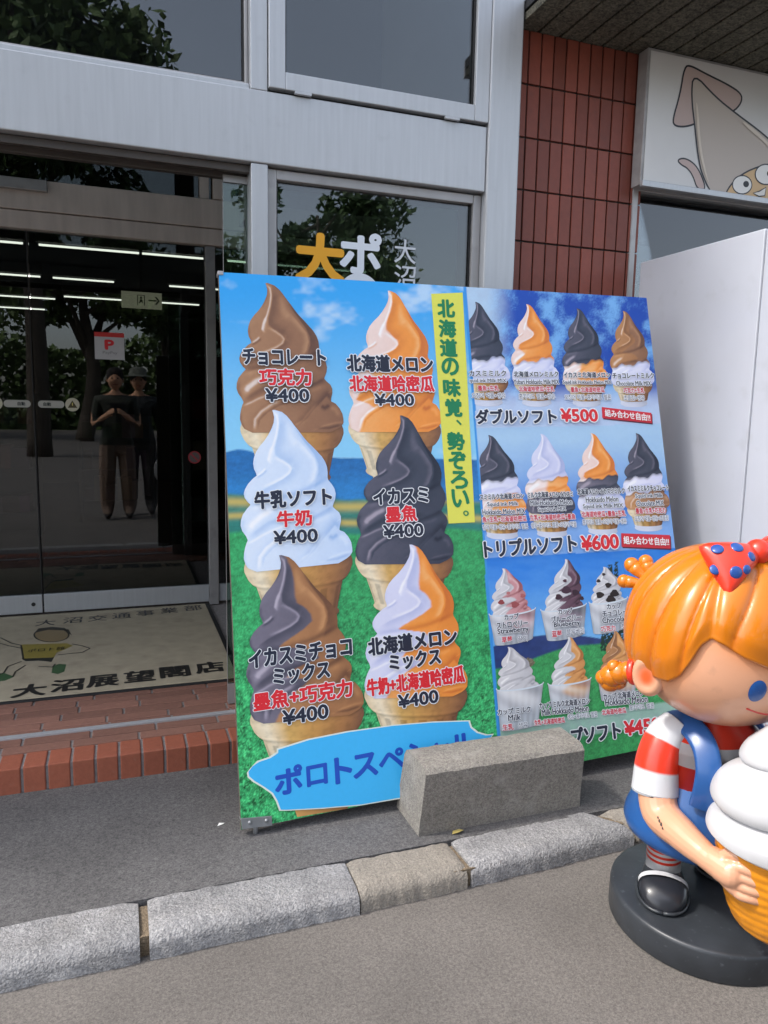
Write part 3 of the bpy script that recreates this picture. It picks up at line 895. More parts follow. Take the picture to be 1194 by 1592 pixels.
# fold strokes: points, amount of light (+) or dark (-), softness left of the stroke, softness right of it
FOLDS = [
    ([(340, 55), (372, 85), (384, 150), (370, 250), (345, 340), (312, 420), (296, 478), (315, 505)], .34, 12, 9),
    ([(330, 370), (310, 430), (305, 490)], .26, 26, 14),
    ([(395, 90), (404, 190), (388, 290), (364, 380), (368, 435), (420, 485), (480, 525), (520, 560)], -.26, 75, 9),
    ([(470, 150), (500, 280), (560, 380)], .16, 40, 40),
    ([(365, 470), (430, 500), (490, 545), (511, 582), (490, 622), (430, 660), (350, 692), (265, 718)], .30, 9, 16),
    ([(526, 570), (514, 622), (450, 668), (350, 712), (250, 752), (165, 800)], -.22, 52, 8),
    ([(268, 556), (250, 578), (198, 612)], .38, 9, 9),
    ([(282, 570), (246, 602), (196, 628)], -.30, 14, 6),
    ([(170, 470), (172, 540), (200, 590)], -.10, 10, 20),
    ([(575, 340), (650, 430), (724, 520), (742, 600), (722, 690), (690, 730)], .22, 10, 34),
    ([(560, 240), (640, 350), (730, 470), (770, 560), (772, 640), (745, 720)], -.24, 95, 10),
    ([(135, 868), (250, 852), (400, 838), (600, 800), (740, 752), (850, 702)], -.24, 26, 22),
    ([(150, 905), (260, 880), (400, 860)], .14, 16, 30),
    ([(330, 940), (240, 985), (160, 1045), (138, 1085)], .50, 24, 30),
    ([(136, 1160), (210, 1108), (310, 1050), (450, 1020), (600, 1000), (720, 1000)], -.26, 20, 40),
    ([(118, 1215), (180, 1190), (260, 1150), (360, 1115), (480, 1085)], .30, 10, 12),
    ([(620, 1080), (720, 1045), (830, 1000), (905, 960)], -.24, 16, 34),
    ([(700, 1075), (800, 1060), (880, 1035)], .14, 22, 30),
    ([(216, 1450), (224, 1350), (285, 1275), (390, 1205), (480, 1165)], .46, 12, 28),
    ([(250, 1440), (268, 1355), (345, 1280), (460, 1215), (600, 1180)], -.24, 62, 8),
    ([(640, 1418), (730, 1340), (790, 1262), (860, 1190), (925, 1120), (968, 1180)], -.24, 46, 8),
    ([(605, 1415), (690, 1365), (750, 1290), (820, 1210)], .20, 10, 20),
    ([(870, 1225), (905, 1245), (955, 1218)], -.30, 22, 22),
    ([(960, 1240), (1010, 1260), (1040, 1320)], .16, 26, 20),
    ([(800, 1455), (900, 1418), (1000, 1392), (1085, 1385)], .16, 12, 10),
    ([(820, 1440), (950, 1440), (1060, 1410)], -.22, 16, 10),
    ([(330, 60), (345, 110), (340, 170), (300, 260)], -.14, 14, 6),
    ([(75, 1000), (62, 1060), (90, 1130)], -.16, 14, 22), ([(84, 1290), (86, 1370), (120, 1440)], -.16, 14, 22), ([(78, 740), (84, 800), (120, 850)], -.14, 12, 18)]
BND_MIX = np.array([(35, 372), (60, 398), (170, 446), (300, 472), (400, 474), (460, 492), (510, 560), (570, 620), (630, 620), (690, 560), (750, 460), (790, 380), (830, 330), (862, 560), (900, 640), (960, 700), (1000, 560), (1050, 440), (1100, 400), (1135, 600), (1180, 560), (1240, 470), (1300, 410), (1360, 370), (1480, 310)], float)
BND_HI = np.array([(35, 352), (60, 372), (150, 392), (250, 378), (340, 356), (430, 372), (480, 420), (540, 500), (590, 512), (640, 470), (700, 330), (760, 220), (830, 190), (880, 260), (940, 330), (1000, 260), (1060, 165), (1150, 140), (1190, 280), (1240, 350), (1300, 260), (1400, 225), (1480, 218)], float)


def fold_light(a, b):
    u = (a - np.interp(b, SIL_L[:, 0], SIL_L[:, 1])) / (np.interp(b, SIL_R[:, 0], SIL_R[:, 1]) - np.interp(b, SIL_L[:, 0], SIL_L[:, 1]) + 1e-6)
    V = .60 - .20 * (u - .3) - .20 * np.clip(u - .72, 0, 1) - .10 * np.clip(.12 - u, 0, 1)
    V = V + .06 * (fbm(a, b, 90, 5) - .5) + .04 * (fbm(a, b, 22, 15) - .5)
    for pts, amt, wl_, wr_ in FOLDS:
        best = np.full(a.shape, 1e9); side = np.zeros(a.shape); tt = np.zeros(a.shape)
        n = len(pts) - 1
        for i in range(n):
            p, q = np.array(pts[i], float), np.array(pts[i + 1], float)
            d = q - p; L2 = d @ d
            t = np.clip(((a - p[0]) * d[0] + (b - p[1]) * d[1]) / L2, 0, 1)
            ex, ey = a - p[0] - t * d[0], b - p[1] - t * d[1]
            ds = np.hypot(ex, ey)
            cr = d[0] * ey - d[1] * ex
            k = ds < best
            best = np.where(k, ds, best); side = np.where(k, cr, side); tt = np.where(k, (i + t) / n, tt)
        w_ = np.where(side < 0, wl_, wr_)
        V = V + amt * np.exp(-(best / w_) ** 2) * np.minimum(1, np.minimum(tt, 1 - tt) * 5 + .35)
    return np.clip(V, 0, 1.15)


def serve_art(nb, nu):
    bb = np.concatenate([np.linspace(35, 60, max(3, nb // 24)), np.linspace(60, 1480, nb)[1:]])
    uu = np.linspace(0, 1, nu)
    Lx, Rx = np.interp(bb, SIL_L[:, 0], SIL_L[:, 1]), np.interp(bb, SIL_R[:, 0], SIL_R[:, 1])
    a = Lx[:, None] + (Rx - Lx)[:, None] * uu[None, :]
    b = bb[:, None] * np.ones((1, nu))
    return a, b, fold_light(a, b)


ART = serve_art(150, 84)
ART_S = serve_art(84, 46)
FL = {'choc': ((92, 64, 54), (152, 110, 82), (184, 140, 104), (228, 210, 198)), 'mocha': ((104, 70, 52), (170, 120, 80), (202, 150, 102), (230, 206, 186)),
      'squid': ((32, 40, 56), (66, 72, 88), (104, 102, 118), (168, 160, 174)), 'grey': ((44, 50, 66), (98, 95, 110), (136, 130, 146), (184, 176, 190)),
      'milk': ((158, 190, 232), (208, 226, 249), (230, 240, 253), (248, 251, 255)), 'lilac': ((164, 176, 220), (210, 214, 242), (228, 230, 248), (248, 249, 255)),
      'cream': ((150, 150, 156), (206, 206, 210), (228, 228, 230), (248, 248, 248)),
      'orange': ((206, 112, 52), (244, 154, 68), (250, 186, 118), (255, 236, 216)), 'peach': ((222, 160, 120), (240, 208, 194), (248, 230, 224), (255, 252, 250)),
      'rose': ((140, 72, 76), (206, 150, 154), (230, 196, 198), (250, 240, 240)), 'berry': ((48, 30, 42), (104, 74, 90), (150, 124, 138), (230, 220, 226)), 'caramel': ((170, 100, 50), (222, 160, 96), (238, 190, 136), (252, 236, 216))}


def flav(name, V):
    T = np.array([lin(c) for c in FL[name]]) * INKK
    return np.stack([np.interp(V, [.15, .52, .74, 1.05], T[:, k]) for k in range(3)], -1)


def affine3(src, dst):
    A = np.array([[x, y, 1] for x, y in src], float)
    return np.linalg.solve(A, np.array(dst, float))


def draw_serve(b, tip, Lp, Rp, left, right, layer, art=None, bnd=None, bands=None, clipx=None):
    a, bb, V = art if art is not None else ART
    M3 = affine3([(345, 40), (82, 1375), (1088, 1390)], [tip, Lp, Rp])
    X = np.dstack([a, bb, np.ones_like(a)]) @ M3
    px, py = X[..., 0], X[..., 1]
    if bnd is not None:
        k = sst(-16, 16, a + 30 * (fbm(a, bb, 80, 33) - .5) - np.interp(bb, bnd[:, 0], bnd[:, 1]))[..., None]
    else: k = np.zeros(a.shape)[..., None]
    c = flav(left, V) * (1 - k) + flav(right, V) * k
    for b0, slope, l2, r2 in (bands or []):
        kk = sst(420, 520, a + .2 * (bb - 1100))[..., None] if l2 != r2 else np.zeros(a.shape)[..., None]
        V2 = np.clip(V + .10 + .10 * np.exp(-((bb - b0 - 60) / 60) ** 2), 0, 1.1)
        c2 = flav(l2, V2) * (1 - kk) + flav(r2, V2) * kk
        lim = b0 - slope * (a - 85) + 26 * np.sin(a / 70.) + 14 * np.sin(a / 31. + 1)
        q = sst(-9, 9, bb - lim)[..., None]
        shade = 1 - .35 * np.exp(-((bb - lim - 12) / 22) ** 2)[..., None]
        c = c * (1 - q) + c2 * shade * q
    if clipx is not None: px = np.maximum(px, clipx(py) + 1)
    b.grid(sheet(px, py, layer), np.clip(c, .003, .94), smooth=False, flip=True)


def draw_wafer(b, Lp, Rp, layer, length=1.25, clipx=None, holder=False):
    Lp, Rp = np.array(Lp, float), np.array(Rp, float)
    hw = (Rp[0] - Lp[0]) / 2; rot = (Rp[1] - Lp[1]) / (2 * hw)
    base = (Lp + Rp) / 2 + np.array([0, .15 * hw])
    prof = [(.12, .97), (.03, 1.0), (-.05, 1.0), (-.20, .94), (-.28, .88), (-.33, .80), (-.62, .72), (-.85, .66), (-.90, .70), (-.96, .66), (-1.0, .55), (-1.3, .47), (-1.7, .38)]
    yv = np.array([q[0] for q in prof]); rr = np.array([q[1] for q in prof])
    yy = np.linspace(.12, -length, 64); rr = np.interp(-yy, -yv, rr)
    n = 49
    s = np.linspace(-1, 1, n)[None, :]
    X = rr[:, None] * s
    Yv = yy[:, None] - .15 * np.sqrt(np.clip(1 - s ** 2, 0, 1)) * rr[:, None] * 1.0
    px = base[0] + X * hw + .12 * (-Yv) * hw * .6; py = base[1] + X * hw * rot - Yv * hw
    T = np.array([lin(c) for c in ((226, 206, 168), (240, 226, 196), (214, 172, 100), (200, 150, 84), (168, 118, 72), (120, 84, 64))]) * INKK
    c = np.stack([np.interp(s[0], [-1, -.72, -.35, .1, .6, 1], T[:, k]) for k in range(3)], -1)[None] * np.ones((len(yy), 1, 1))
    Y2 = yy[:, None] * np.ones((1, n))
    ribs = 1 - .30 * (np.sin(np.arcsin(np.clip(s, -1, 1)) * 13) > .25) * ((Y2 < -.38) & (Y2 > -.82))
    lip = 1 + .10 * np.exp(-((Y2 + .02) / .05) ** 2) - .30 * np.exp(-((Y2 + .31) / .035) ** 2) + .12 * np.exp(-((Y2 + .25) / .03) ** 2)
    drip = 1 - .16 * sst(.45, .7, fbm(px, py, 6, 66))
    c = c * (ribs * lip * drip)[..., None]
    if holder:
        hm = sst(-.70, -.74, yy)[:, None, None] if False else (yy < -.72)[:, None, None]
        c = np.where(hm, ink((216, 222, 238)) * (1 - .25 * np.clip(s[0], 0, 1))[None, :, None], c)
    if clipx is not None: px = np.maximum(px, clipx(py) + 1)
    b.grid(sheet(px, py, layer), np.clip(c, .003, .95), smooth=False, flip=True)


def cone_picture(name, label, fn):
    b = MB(); fn(b); o = b.build(name, PRINT, MENU)
    o['label'] = label
    return o


BIG = [((415, 441), (373.6, 656), (534, 657.6), 'choc', 'choc', None, 1.0, 1.8, 'printed chocolate cone, top left of the menu'),
       ((604.7, 453), (541.5, 656), (685.5, 658), 'peach', 'orange', BND_HI, 1.0, 1.8, 'printed orange and white melon cone, top of the menu'),
       ((425.5, 638.5), (379.4, 873), (547.5, 858), 'milk', 'milk', None, 2.4, 1.8, 'printed white milk cone'),
       ((623.5, 647), (552, 861), (704, 862), 'squid', 'squid', None, 2.4, 1.8, 'printed black squid ink cone'),
       ((436, 864), (388.6, 1108), (565, 1093), 'grey', 'mocha', BND_MIX, 3.8, 1.0, 'printed black and brown mixed cone'),
       ((638, 847.5), (566, 1069), (725.5, 1067), 'lilac', 'orange', BND_MIX, 3.8, .9, 'printed white and orange mixed cone')]
for tip, Lp, Rp, l_, r_, bnd, ly, ln, lab in BIG:
    def f(b):
        draw_wafer(b, Lp, Rp, ly - .4, ln)
        draw_serve(b, tip, Lp, Rp, l_, r_, ly + .3, bnd=bnd)
    cone_picture('printed_cone', lab, f)
# foot of a cone showing below the plaque
cone_picture('printed_cone', 'striped foot of a printed cone below the light blue plaque', lambda b: b.add(list(sheet([456, 546, 540, 462], [1252, 1238, 1257, 1270], 1.4)), [(0, 3, 2, 1)], [ink((222, 168, 100)), ink((150, 104, 66)), ink((150, 104, 66)), ink((222, 168, 100))]))

clipL = lambda py: split_x(py) + 2
RG = ['first', 'second', 'third', 'fourth']
ROW1 = [((739.5, 470), (719, 586), (793, 587), 'squid', 'squid', None, ('lilac', 'lilac')), ((819, 473.5), (796, 588), (868.5, 588), 'peach', 'orange', BND_HI, ('lilac', 'lilac')),
        ((897, 480), (875, 590), (945, 590), 'squid', 'squid', None, ('peach', 'orange')), ((969, 484), (950, 592), (1017, 592), 'mocha', 'choc', BND_MIX, ('lilac', 'lilac'))]
for i, (tip, Lp, Rp, l_, r_, bnd, band) in enumerate(ROW1):
    def f(b):
        cl = clipL if i == 0 else None
        draw_wafer(b, (Lp[0] + 3, Lp[1] + 3), (Rp[0] - 3, Rp[1] + 3), .8, 1.02, clipx=cl, holder=True)
        draw_serve(b, tip, Lp, Rp, l_, r_, 1.3, art=ART_S, bnd=bnd, bands=[(1120, .12, *band)], clipx=cl)
    cone_picture('printed_cone', RG[i] + ' cone from the left in the upper row of two-flavour cones', f)
ROW2 = [((760, 677), (739, 791), (818, 791), 'squid', 'squid', None, [('lilac', 'lilac'), ('peach', 'orange')]), ((841, 675), (818, 790), (894, 790), 'lilac', 'lilac', None, [('peach', 'orange'), ('squid', 'squid')]),
        ((919, 674), (898, 787), (972, 787), 'peach', 'orange', BND_HI, [('squid', 'squid'), ('lilac', 'lilac')]), ((989, 674), (971, 784), (1041, 784), 'squid', 'squid', None, [('lilac', 'lilac'), ('mocha', 'choc')])]
for i, (tip, Lp, Rp, l_, r_, bnd, bands) in enumerate(ROW2):
    def f(b):
        cl = clipL if i == 0 else None
        draw_wafer(b, (Lp[0] + 4, Lp[1] + 4), (Rp[0] - 4, Rp[1] + 4), .8, 1.0, clipx=cl, holder=True)
        draw_serve(b, tip, Lp, Rp, l_, r_, 1.3, art=ART_S, bnd=bnd, bands=[(915, .12, *bands[0]), (1200, .12, *bands[1])], clipx=cl)
    cone_picture('printed_cone', RG[i] + ' cone from the left in the row of three-flavour cones', f)


def draw_cup(b, tip, rim, bot, la, ra, ly, bnd=None, spots=None):
    (rx0, rx1, ry), (bx0, bx1, by) = rim, bot
    cx = (rx0 + rx1) / 2; hw = (rx1 - rx0) / 2
    sl = -.14
    draw_serve(b, tip, (cx - hw * .86, ry + 8 - sl * hw), (cx + hw * .86, ry + 8 + sl * hw), la, ra, ly, art=ART_S, bnd=bnd)
    n, m_ = 33, 26
    s = np.linspace(-1, 1, n)[None, :]
    rows = np.linspace(0, 1, m_)[:, None]
    c0 = (bx0 + bx1) / 2; h0 = (bx1 - bx0) / 2
    X = cx + (c0 - cx) * rows + (hw + (h0 - hw) * rows) * s
    Y = ry + (by - ry) * rows + 6 * (1 - .3 * rows) * np.sqrt(np.clip(1 - s ** 2, 0, 1)) + sl * hw * s
    V = np.clip(.62 - .16 * s + .35 * np.sin(rows * 9 - s * 3.2) * (1 - rows * .6), .1, 1)
    kk = sst(-.1, .3, s + .4 * np.sin(rows * 6)) * np.ones_like(rows)
    inner = flav(la, V) * (1 - kk[..., None]) + flav(ra, V) * kk[..., None]
    fade = np.clip(.30 + .62 * sst(.15, .95, rows) * np.ones_like(s) + .25 * sst(.72, 1, np.abs(s)) * np.ones_like(rows), 0, .95)[..., None]
    clear = (ink((196, 206, 216)) * (.72 + .3 * np.exp(-((s + .7) / .12) ** 2) + .12 * np.cos(s * 22))[..., None]) * np.ones((m_, 1, 1))
    C = inner * (1 - fade) + clear * fade
    b.grid(sheet(X, Y, ly + .9), np.clip(C, .003, .95), smooth=False, flip=True)
    a = np.linspace(-.15, PI + .15, 41)
    X = np.array([cx + hw * 1.02 * np.cos(a), cx + hw * .98 * np.cos(a)]); Y = np.array([ry + 7 * np.sin(a) + sl * hw * np.cos(a), ry + 4.4 * np.sin(a) + sl * hw * np.cos(a)])
    b.grid(sheet(X, Y, ly + 1.1), ink((216, 226, 234)), smooth=False)
    for x, y, r, c in (spots or []):
        t = np.linspace(0, 2 * PI, 14, endpoint=False)
        b.add(list(sheet(x + r * np.cos(t) * 1.2 * (1 + .25 * np.sin(3 * t + x)), y + r * np.sin(t), ly + .8)), [list(range(14))[::-1]], ink(c))


CUPS = [((781.5, 884), (760, 832, 950), (769, 828, 997), 'cream', 'rose', BND_MIX, 1.0, [(779, 936, 4, (150, 70, 74)), (800, 940, 5, (160, 84, 86)), (812, 926, 3.2, (176, 100, 100)), (790, 922, 2.4, (190, 120, 118))], 'printed strawberry cup with pale pink swirl'),
        ((879, 869.5), (840, 911, 943), (850, 907, 990), 'cream', 'berry', BND_MIX, 1.0, [(880, 917, 6, (70, 44, 60)), (894, 921, 4.5, (58, 36, 50)), (868, 928, 4.5, (66, 40, 52)), (878, 903, 2.6, (84, 52, 66)), (904, 930, 3, (60, 40, 50))], 'printed blueberry cup with dark sauce'),
        ((938, 881.5), (915, 975, 932), (922, 970, 980), 'cream', 'cream', None, 1.0, [(945, 910, 4, (44, 34, 34)), (955, 922, 5.5, (40, 30, 30)), (932, 925, 5, (44, 34, 32)), (949, 931, 6, (44, 32, 30)), (930, 903, 2.6, (50, 40, 40)), (938, 893, 2.2, (50, 40, 40))], 'printed chocolate sauce cup beside the statue head'),
        ((789.6, 1006), (771, 844, 1066), (777, 836, 1130), 'cream', 'cream', None, 2.2, None, 'printed plain white milk cup'),
        ((883, 990), (851, 918, 1058), (857, 914, 1098), 'cream', 'caramel', BND_MIX, 2.2, None, 'printed white and orange swirl cup'),
        ((954, 981), (928, 990, 1048), (934, 986, 1084), 'mocha', 'caramel', BND_MIX, 2.2, None, 'printed light brown melon cup behind the pigtail')]
for tip, rim, bot, la, ra, bnd, ly, sp_, lab in CUPS:
    cone_picture('printed_cup', lab, lambda b: draw_cup(b, tip, rim, bot, la, ra, ly, bnd, sp_))

# yellow strip, blue banner, red boxes
cone_picture('title_strip', 'yellow vertical strip with green title', lambda b: b.add(list(sheet([670, 719, 738, 697], [457, 455, 812, 814], 1.6)), [(0, 3, 2, 1)], ink((226, 226, 92))))
BAN = [(386, 1199), (392, 1191), (402, 1184), (420, 1178), (432, 1170), (432, 1165), (480, 1150), (540, 1138), (610, 1128), (670, 1123), (727, 1121), (730, 1131), (740, 1139), (754, 1143), (764, 1142), (752, 1160), (744, 1180), (745, 1190), (752, 1200), (735, 1202), (720, 1210), (716, 1220), (640, 1236), (560, 1250), (500, 1255), (446, 1258), (436, 1258), (431, 1244), (424, 1232), (410, 1222), (395, 1213), (387, 1206)]


def banner(b):
    cx, cy = 575, 1190
    b.add(list(sheet([cx + (x - cx) * 1.006 + (1.6 if x > cx else -1.6) for x, y in BAN], [y + (1.8 if y > cy else -1.8) for x, y in BAN], 5.2)), [list(range(len(BAN)))], ink((226, 236, 226)))
    b.add(list(sheet([p[0] for p in BAN], [p[1] for p in BAN], 5.5)), [list(range(len(BAN)))], ink((66, 186, 248)))


cone_picture('printed_banner', 'light blue plaque at the foot of the menu', banner)


for q, lab in (([(935, 633), (1012, 642), (1013, 658), (936, 650)], 'red tag with white writing after the 500 yen heading'), ([(965, 829), (1041, 832), (1042, 853), (966, 850)], 'red tag with white writing after the 600 yen heading')):
    def red_box(b, q=q):
        b.add(list(sheet([x + 1.5 for x, y in q], [y + 2 for x, y in q], 1.7)), [(0, 3, 2, 1)], ink((96, 40, 60)))
        b.add(list(sheet([x for x, y in q], [y for x, y in q], 2.0)), [(0, 3, 2, 1)], ink((214, 52, 66)))
    cone_picture('red_tag', lab, red_box)

DK, RD, WH = (38, 44, 62), (220, 44, 54), (236, 240, 244)


def sheet_text(b, body, cx, cy, wd, ht, col=DK, out=WH, ow=2.0, bold=.035, layer=6.0, slope=None, lean=None):
    v, f, a = text_data(body, bold)
    if slope is None: slope = .06 - .26 * (cy - 440) / 760.
    if lean is None: lean = -.04 - .08 * (cx - 350) / 670.
    ux, uy = wd, wd * slope
    px = cx + v[:, 0] * ux + v[:, 1] * ht * (lean)
    py = cy + v[:, 0] * uy - v[:, 1] * ht
    if out is not None:
        n = 10 if ow > 1.4 else 6
        for k in range(n):
            t = 2 * PI * k / n
            b.add(list(sheet(px + ow * math.cos(t), py + ow * math.sin(t), layer + .02 * k)), f, ink(out))
        layer += .25
    nb = 9 if ht > 14 else (5 if bold > 0 else 1)
    for k in range(nb):
        t = 2 * PI * k / max(1, nb - 1)
        q = 0 if k == 0 else bold * ht * .9
        b.add(list(sheet(px + q * math.cos(t), py + q * math.sin(t), layer + .02 * k)), f, ink(col))


def big_labels(b):
    T = lambda *a, **k: sheet_text(b, *a, **k)
    J = dict(bold=.055, ow=2.5); R_ = dict(col=RD, bold=.05, ow=2.4)
    T('チョコレート', 441, 556, 128, 24, **J); T('巧克力', 443, 587, 80, 25, **R_); T('¥400', 446, 615, 67, 20, bold=.05, ow=2.3)
    T('北海道メロン', 605, 566, 132, 25, **J); T('北海道哈密瓜', 608, 597, 130, 24, **R_); T('¥400', 612, 622, 60, 18, bold=.05, ow=2.3)
    T('牛乳ソフト', 455, 775, 118, 26, **J); T('牛奶', 457, 806, 53, 24, **R_); T('¥400', 459, 834, 67, 20, bold=.05, ow=2.3)
    T('イカスミ', 622, 771, 84, 23, **J); T('墨魚', 623, 799, 47, 24, **R_); T('¥400', 626, 825, 61, 19, bold=.05, ow=2.3)
    T('イカスミチョコ', 466, 1015, 158, 27, **J); T('ミックス', 468, 1046, 86, 26, **J); T('墨魚+巧克力', 470, 1080, 152, 27, **R_); T('¥400', 474, 1110, 70, 22, bold=.05, ow=2.3)
    T('北海道メロン', 640, 997, 136, 26, **J); T('ミックス', 644, 1025, 78, 24, **J); T('牛奶+北海道哈密瓜', 645, 1058, 150, 26, **R_); T('¥400', 649, 1086, 61, 20, bold=.05, ow=2.3)


cone_picture('flavour_lettering', 'flavour names and 400 yen prices on the big cones', big_labels)


def strip_text(b):
    P = [('北', 693, 480), ('海', 695, 511), ('道', 697, 541), ('の', 699.5, 570), ('味', 702, 603), ('覚', 704.5, 634), ('、', 713, 657), ('勢', 708.5, 686), ('ぞ', 710.5, 716), ('ろ', 713.5, 746), ('い', 715.5, 775), ('。', 724, 798)]
    for c, x, y in P:
        s = 8 if c in '、。' else 25
        sheet_text(b, c, x, y, s, s + 1 if s > 9 else s, col=(26, 130, 84), out=None, bold=.055, layer=2.2, slope=.03, lean=-.06)


cone_picture('title_lettering', 'green vertical title on the yellow strip', strip_text)


def banner_text(b):
    for c, x, y, wd, ht in (('ポ', 448, 1212, 40, 40), ('ロ', 492, 1204, 30, 30), ('ト', 533, 1196, 24, 38), ('ス', 567, 1189, 36, 34), ('ペ', 608, 1180, 38, 30), ('シ', 648, 1172, 34, 34), ('ャ', 684, 1168, 26, 28), ('ル', 718, 1158, 36, 34)):
        sheet_text(b, c, x, y, wd, ht, col=(36, 84, 190), out=None, bold=.05, layer=5.8, slope=-.2)


cone_picture('banner_lettering', 'blue writing on the light blue plaque', banner_text)


HEADS = [(('ダブルソフト', 801, 648, 124, 22), -.005, ('¥500', 899, 646, 56, 19), 0, 6, 'heading of the two-flavour cones with red 500 yen price'),
         (('トリプルソフト', 823, 849, 142, 25), -.07, ('¥600', 931, 843, 57, 22), -.07, 6, 'heading of the three-flavour cones with red 600 yen price'),
         (('カップソフト', 905, 1143, 116, 26), -.15, ('¥450', 997, 1129, 54, 22), -.13, 4, 'heading of the cups with red 450 yen price')]
for a_, sa_, p_, sp_, ly_, lab in HEADS:
    def head_text(b):
        sheet_text(b, *a_, bold=.05, ow=2.6, slope=sa_, layer=ly_)
        sheet_text(b, *p_, col=RD, bold=.055, ow=2.6, slope=sp_, layer=ly_)
    cone_picture('heading_lettering', lab, head_text)
for a_, sl_ in ((('組み合わせ自由!!', 974, 646, 70, 11), .11), (('組み合わせ自由!!', 1003, 841, 70, 12), .04)):
    cone_picture('tag_lettering', 'white writing on a red tag', lambda b: sheet_text(b, *a_, col=(244, 240, 240), out=None, bold=.03, slope=sl_))


def caps(b):
    T = lambda s, x, y, wd, ht, **k: sheet_text(b, s, x, y, wd, ht, **{**dict(ow=1.15, bold=.03, layer=5.2), **k})
    RR = dict(col=(206, 62, 76)); KR = dict(col=(52, 58, 88), bold=.0, ow=.9)
    D = [('カスミミルク', 'quid ink Milk MIX', '墨魚+生乳', '오징어 먹물+생유', 757, 57, 57, 32, 52), ('北海道メロンミルク', 'Yubari Hokkaido Milk MIX', '北海道哈密瓜+生乳', '홋카이도 멜론+생유', 832, 69, 70, 55, 56),
         ('イカスミ北海道メロン', 'Squid ink Hokkaido Melon MIX', '墨魚+北海道哈密瓜', '오징어 먹물+홋카이도 멜론', 911, 72, 75, 52, 72), ('チョコレートミルク', 'Chocolate Milk MIX', '巧克力+生乳', '초콜릿+생유', 983, 64, 54, 32, 32)]
    for i, (a, e, c, k, x, w1, w2, w3, w4) in enumerate(D):
        y = 581 + i * 1.2
        T(a, x, y, w1, 8.6, slope=0); T(e, x + .5, y + 12, w2, 7.2, bold=.02, slope=0); T(c, x + 1, y + 23, w3, 8.5, slope=0, **RR); T(k, x + 1.5, y + 34.5, w4, 8.5, slope=0, **KR)
    D = [('スミミルク北海道メロン', 'Squid ink Milk', 'Hokkaido Melon MIX', '魚+生乳+北海道哈密瓜', '징어 먹물+생유+홋카이도 멜론', 779, 68, 48, 66, 68, 70, 772), ('ミルク北海道メロンイカスミ', 'Milk Hokkaido Melon', 'Squid ink MIX', '生乳+北海道哈密瓜+墨魚', '생유+홋카이도 멜론+오징어 먹물', 854, 70, 64, 43, 70, 70, 769),
         ('北海道メロンイカスミミルク', 'Hokkaido Melon', 'Squid ink Milk MIX', '北海道哈密瓜+墨魚+生乳', '홋카이도 멜론+오징어 먹물+생유', 933, 73, 50, 62, 68, 68, 764), ('イカスミミルクチョコレート', 'Squid ink Milk', 'Chocolate MIX', '墨魚+生乳+巧克力', '오징어 먹물+생유+초콜릿', 1006, 63, 42, 42, 46, 52, 759)]
    for a, e, e2, c, k, x, w1, w2, w3, w4, w5, y in D:
        sl = -.03
        T(a, x, y, w1, 9, slope=sl); T(e, x + 1.5, y + 12.5, w2, 8, bold=.02, slope=sl); T(e2, x + 3, y + 23.5, w3, 8, bold=.02, slope=sl); T(c, x + 4, y + 35, w4, 9, slope=sl, **RR); T(k, x + 5.5, y + 47, w5, 8.6, slope=sl, **KR)
    C = dict(slope=-.10, ow=1.2)
    T('カップ', 794, 958.5, 22, 8.5, **C); T('ストロベリー', 795, 970.5, 48, 9.5, **C); T('Strawberry', 796.5, 980.5, 48, 10, **C); T('草莓', 787, 994, 16, 9, **C, **RR); T('딸기', 811, 992.5, 15, 9, **{**C, **KR})
    T('カップ', 877.5, 950, 22, 8.5, **C); T('ブルーベリー', 879, 961, 46, 9.5, **C); T('Blueberry', 880, 970.5, 40, 9.5, **C); T('蓝莓', 864.5, 985, 15, 9.5, **C, **RR); T('블루베리', 893, 981.5, 27, 9.5, **{**C, **KR})
    T('カップ', 953, 942, 22, 8.5, **C); T('チョコレート', 958, 952.5, 46, 9.5, **C); T('Chocolate', 956, 962.5, 42, 9, **C); T('巧克力', 944, 977, 22, 8.5, **C, **RR); T('초콜릿', 974, 973, 20, 9, **{**C, **KR})
    T('カップ ミルク', 798, 1104.5, 51, 9.5, **C); T('Milk', 798.5, 1115, 19, 9, **C); T('生乳', 788.5, 1130, 16.5, 9.5, **C, **RR); T('생유', 812, 1126.5, 15, 9, **{**C, **KR})
    T('カップ ミルク北海道メロン', 876, 1093, 78, 10, **C); T('Milk Hokkaido Melon', 877, 1104, 72, 9, **C); T('生乳+北海道哈密瓜', 853, 1121, 47, 8.5, **C, **RR); T('생유+홋카이도 멜론', 904, 1112, 46, 8.5, **{**C, **KR})
    T('カップ 北海道メロン', 968, 1080, 62, 10, **C); T('Hokkaido Melon', 972, 1089, 65, 10, **C); T('北海道哈密瓜', 953, 1105.5, 37, 8.5, **C, **RR); T('홋카이도 멜론', 996, 1098, 38, 8.5, **{**C, **KR})


cone_picture('caption_lettering', 'small captions in Japanese, English, Chinese and Korean', caps)

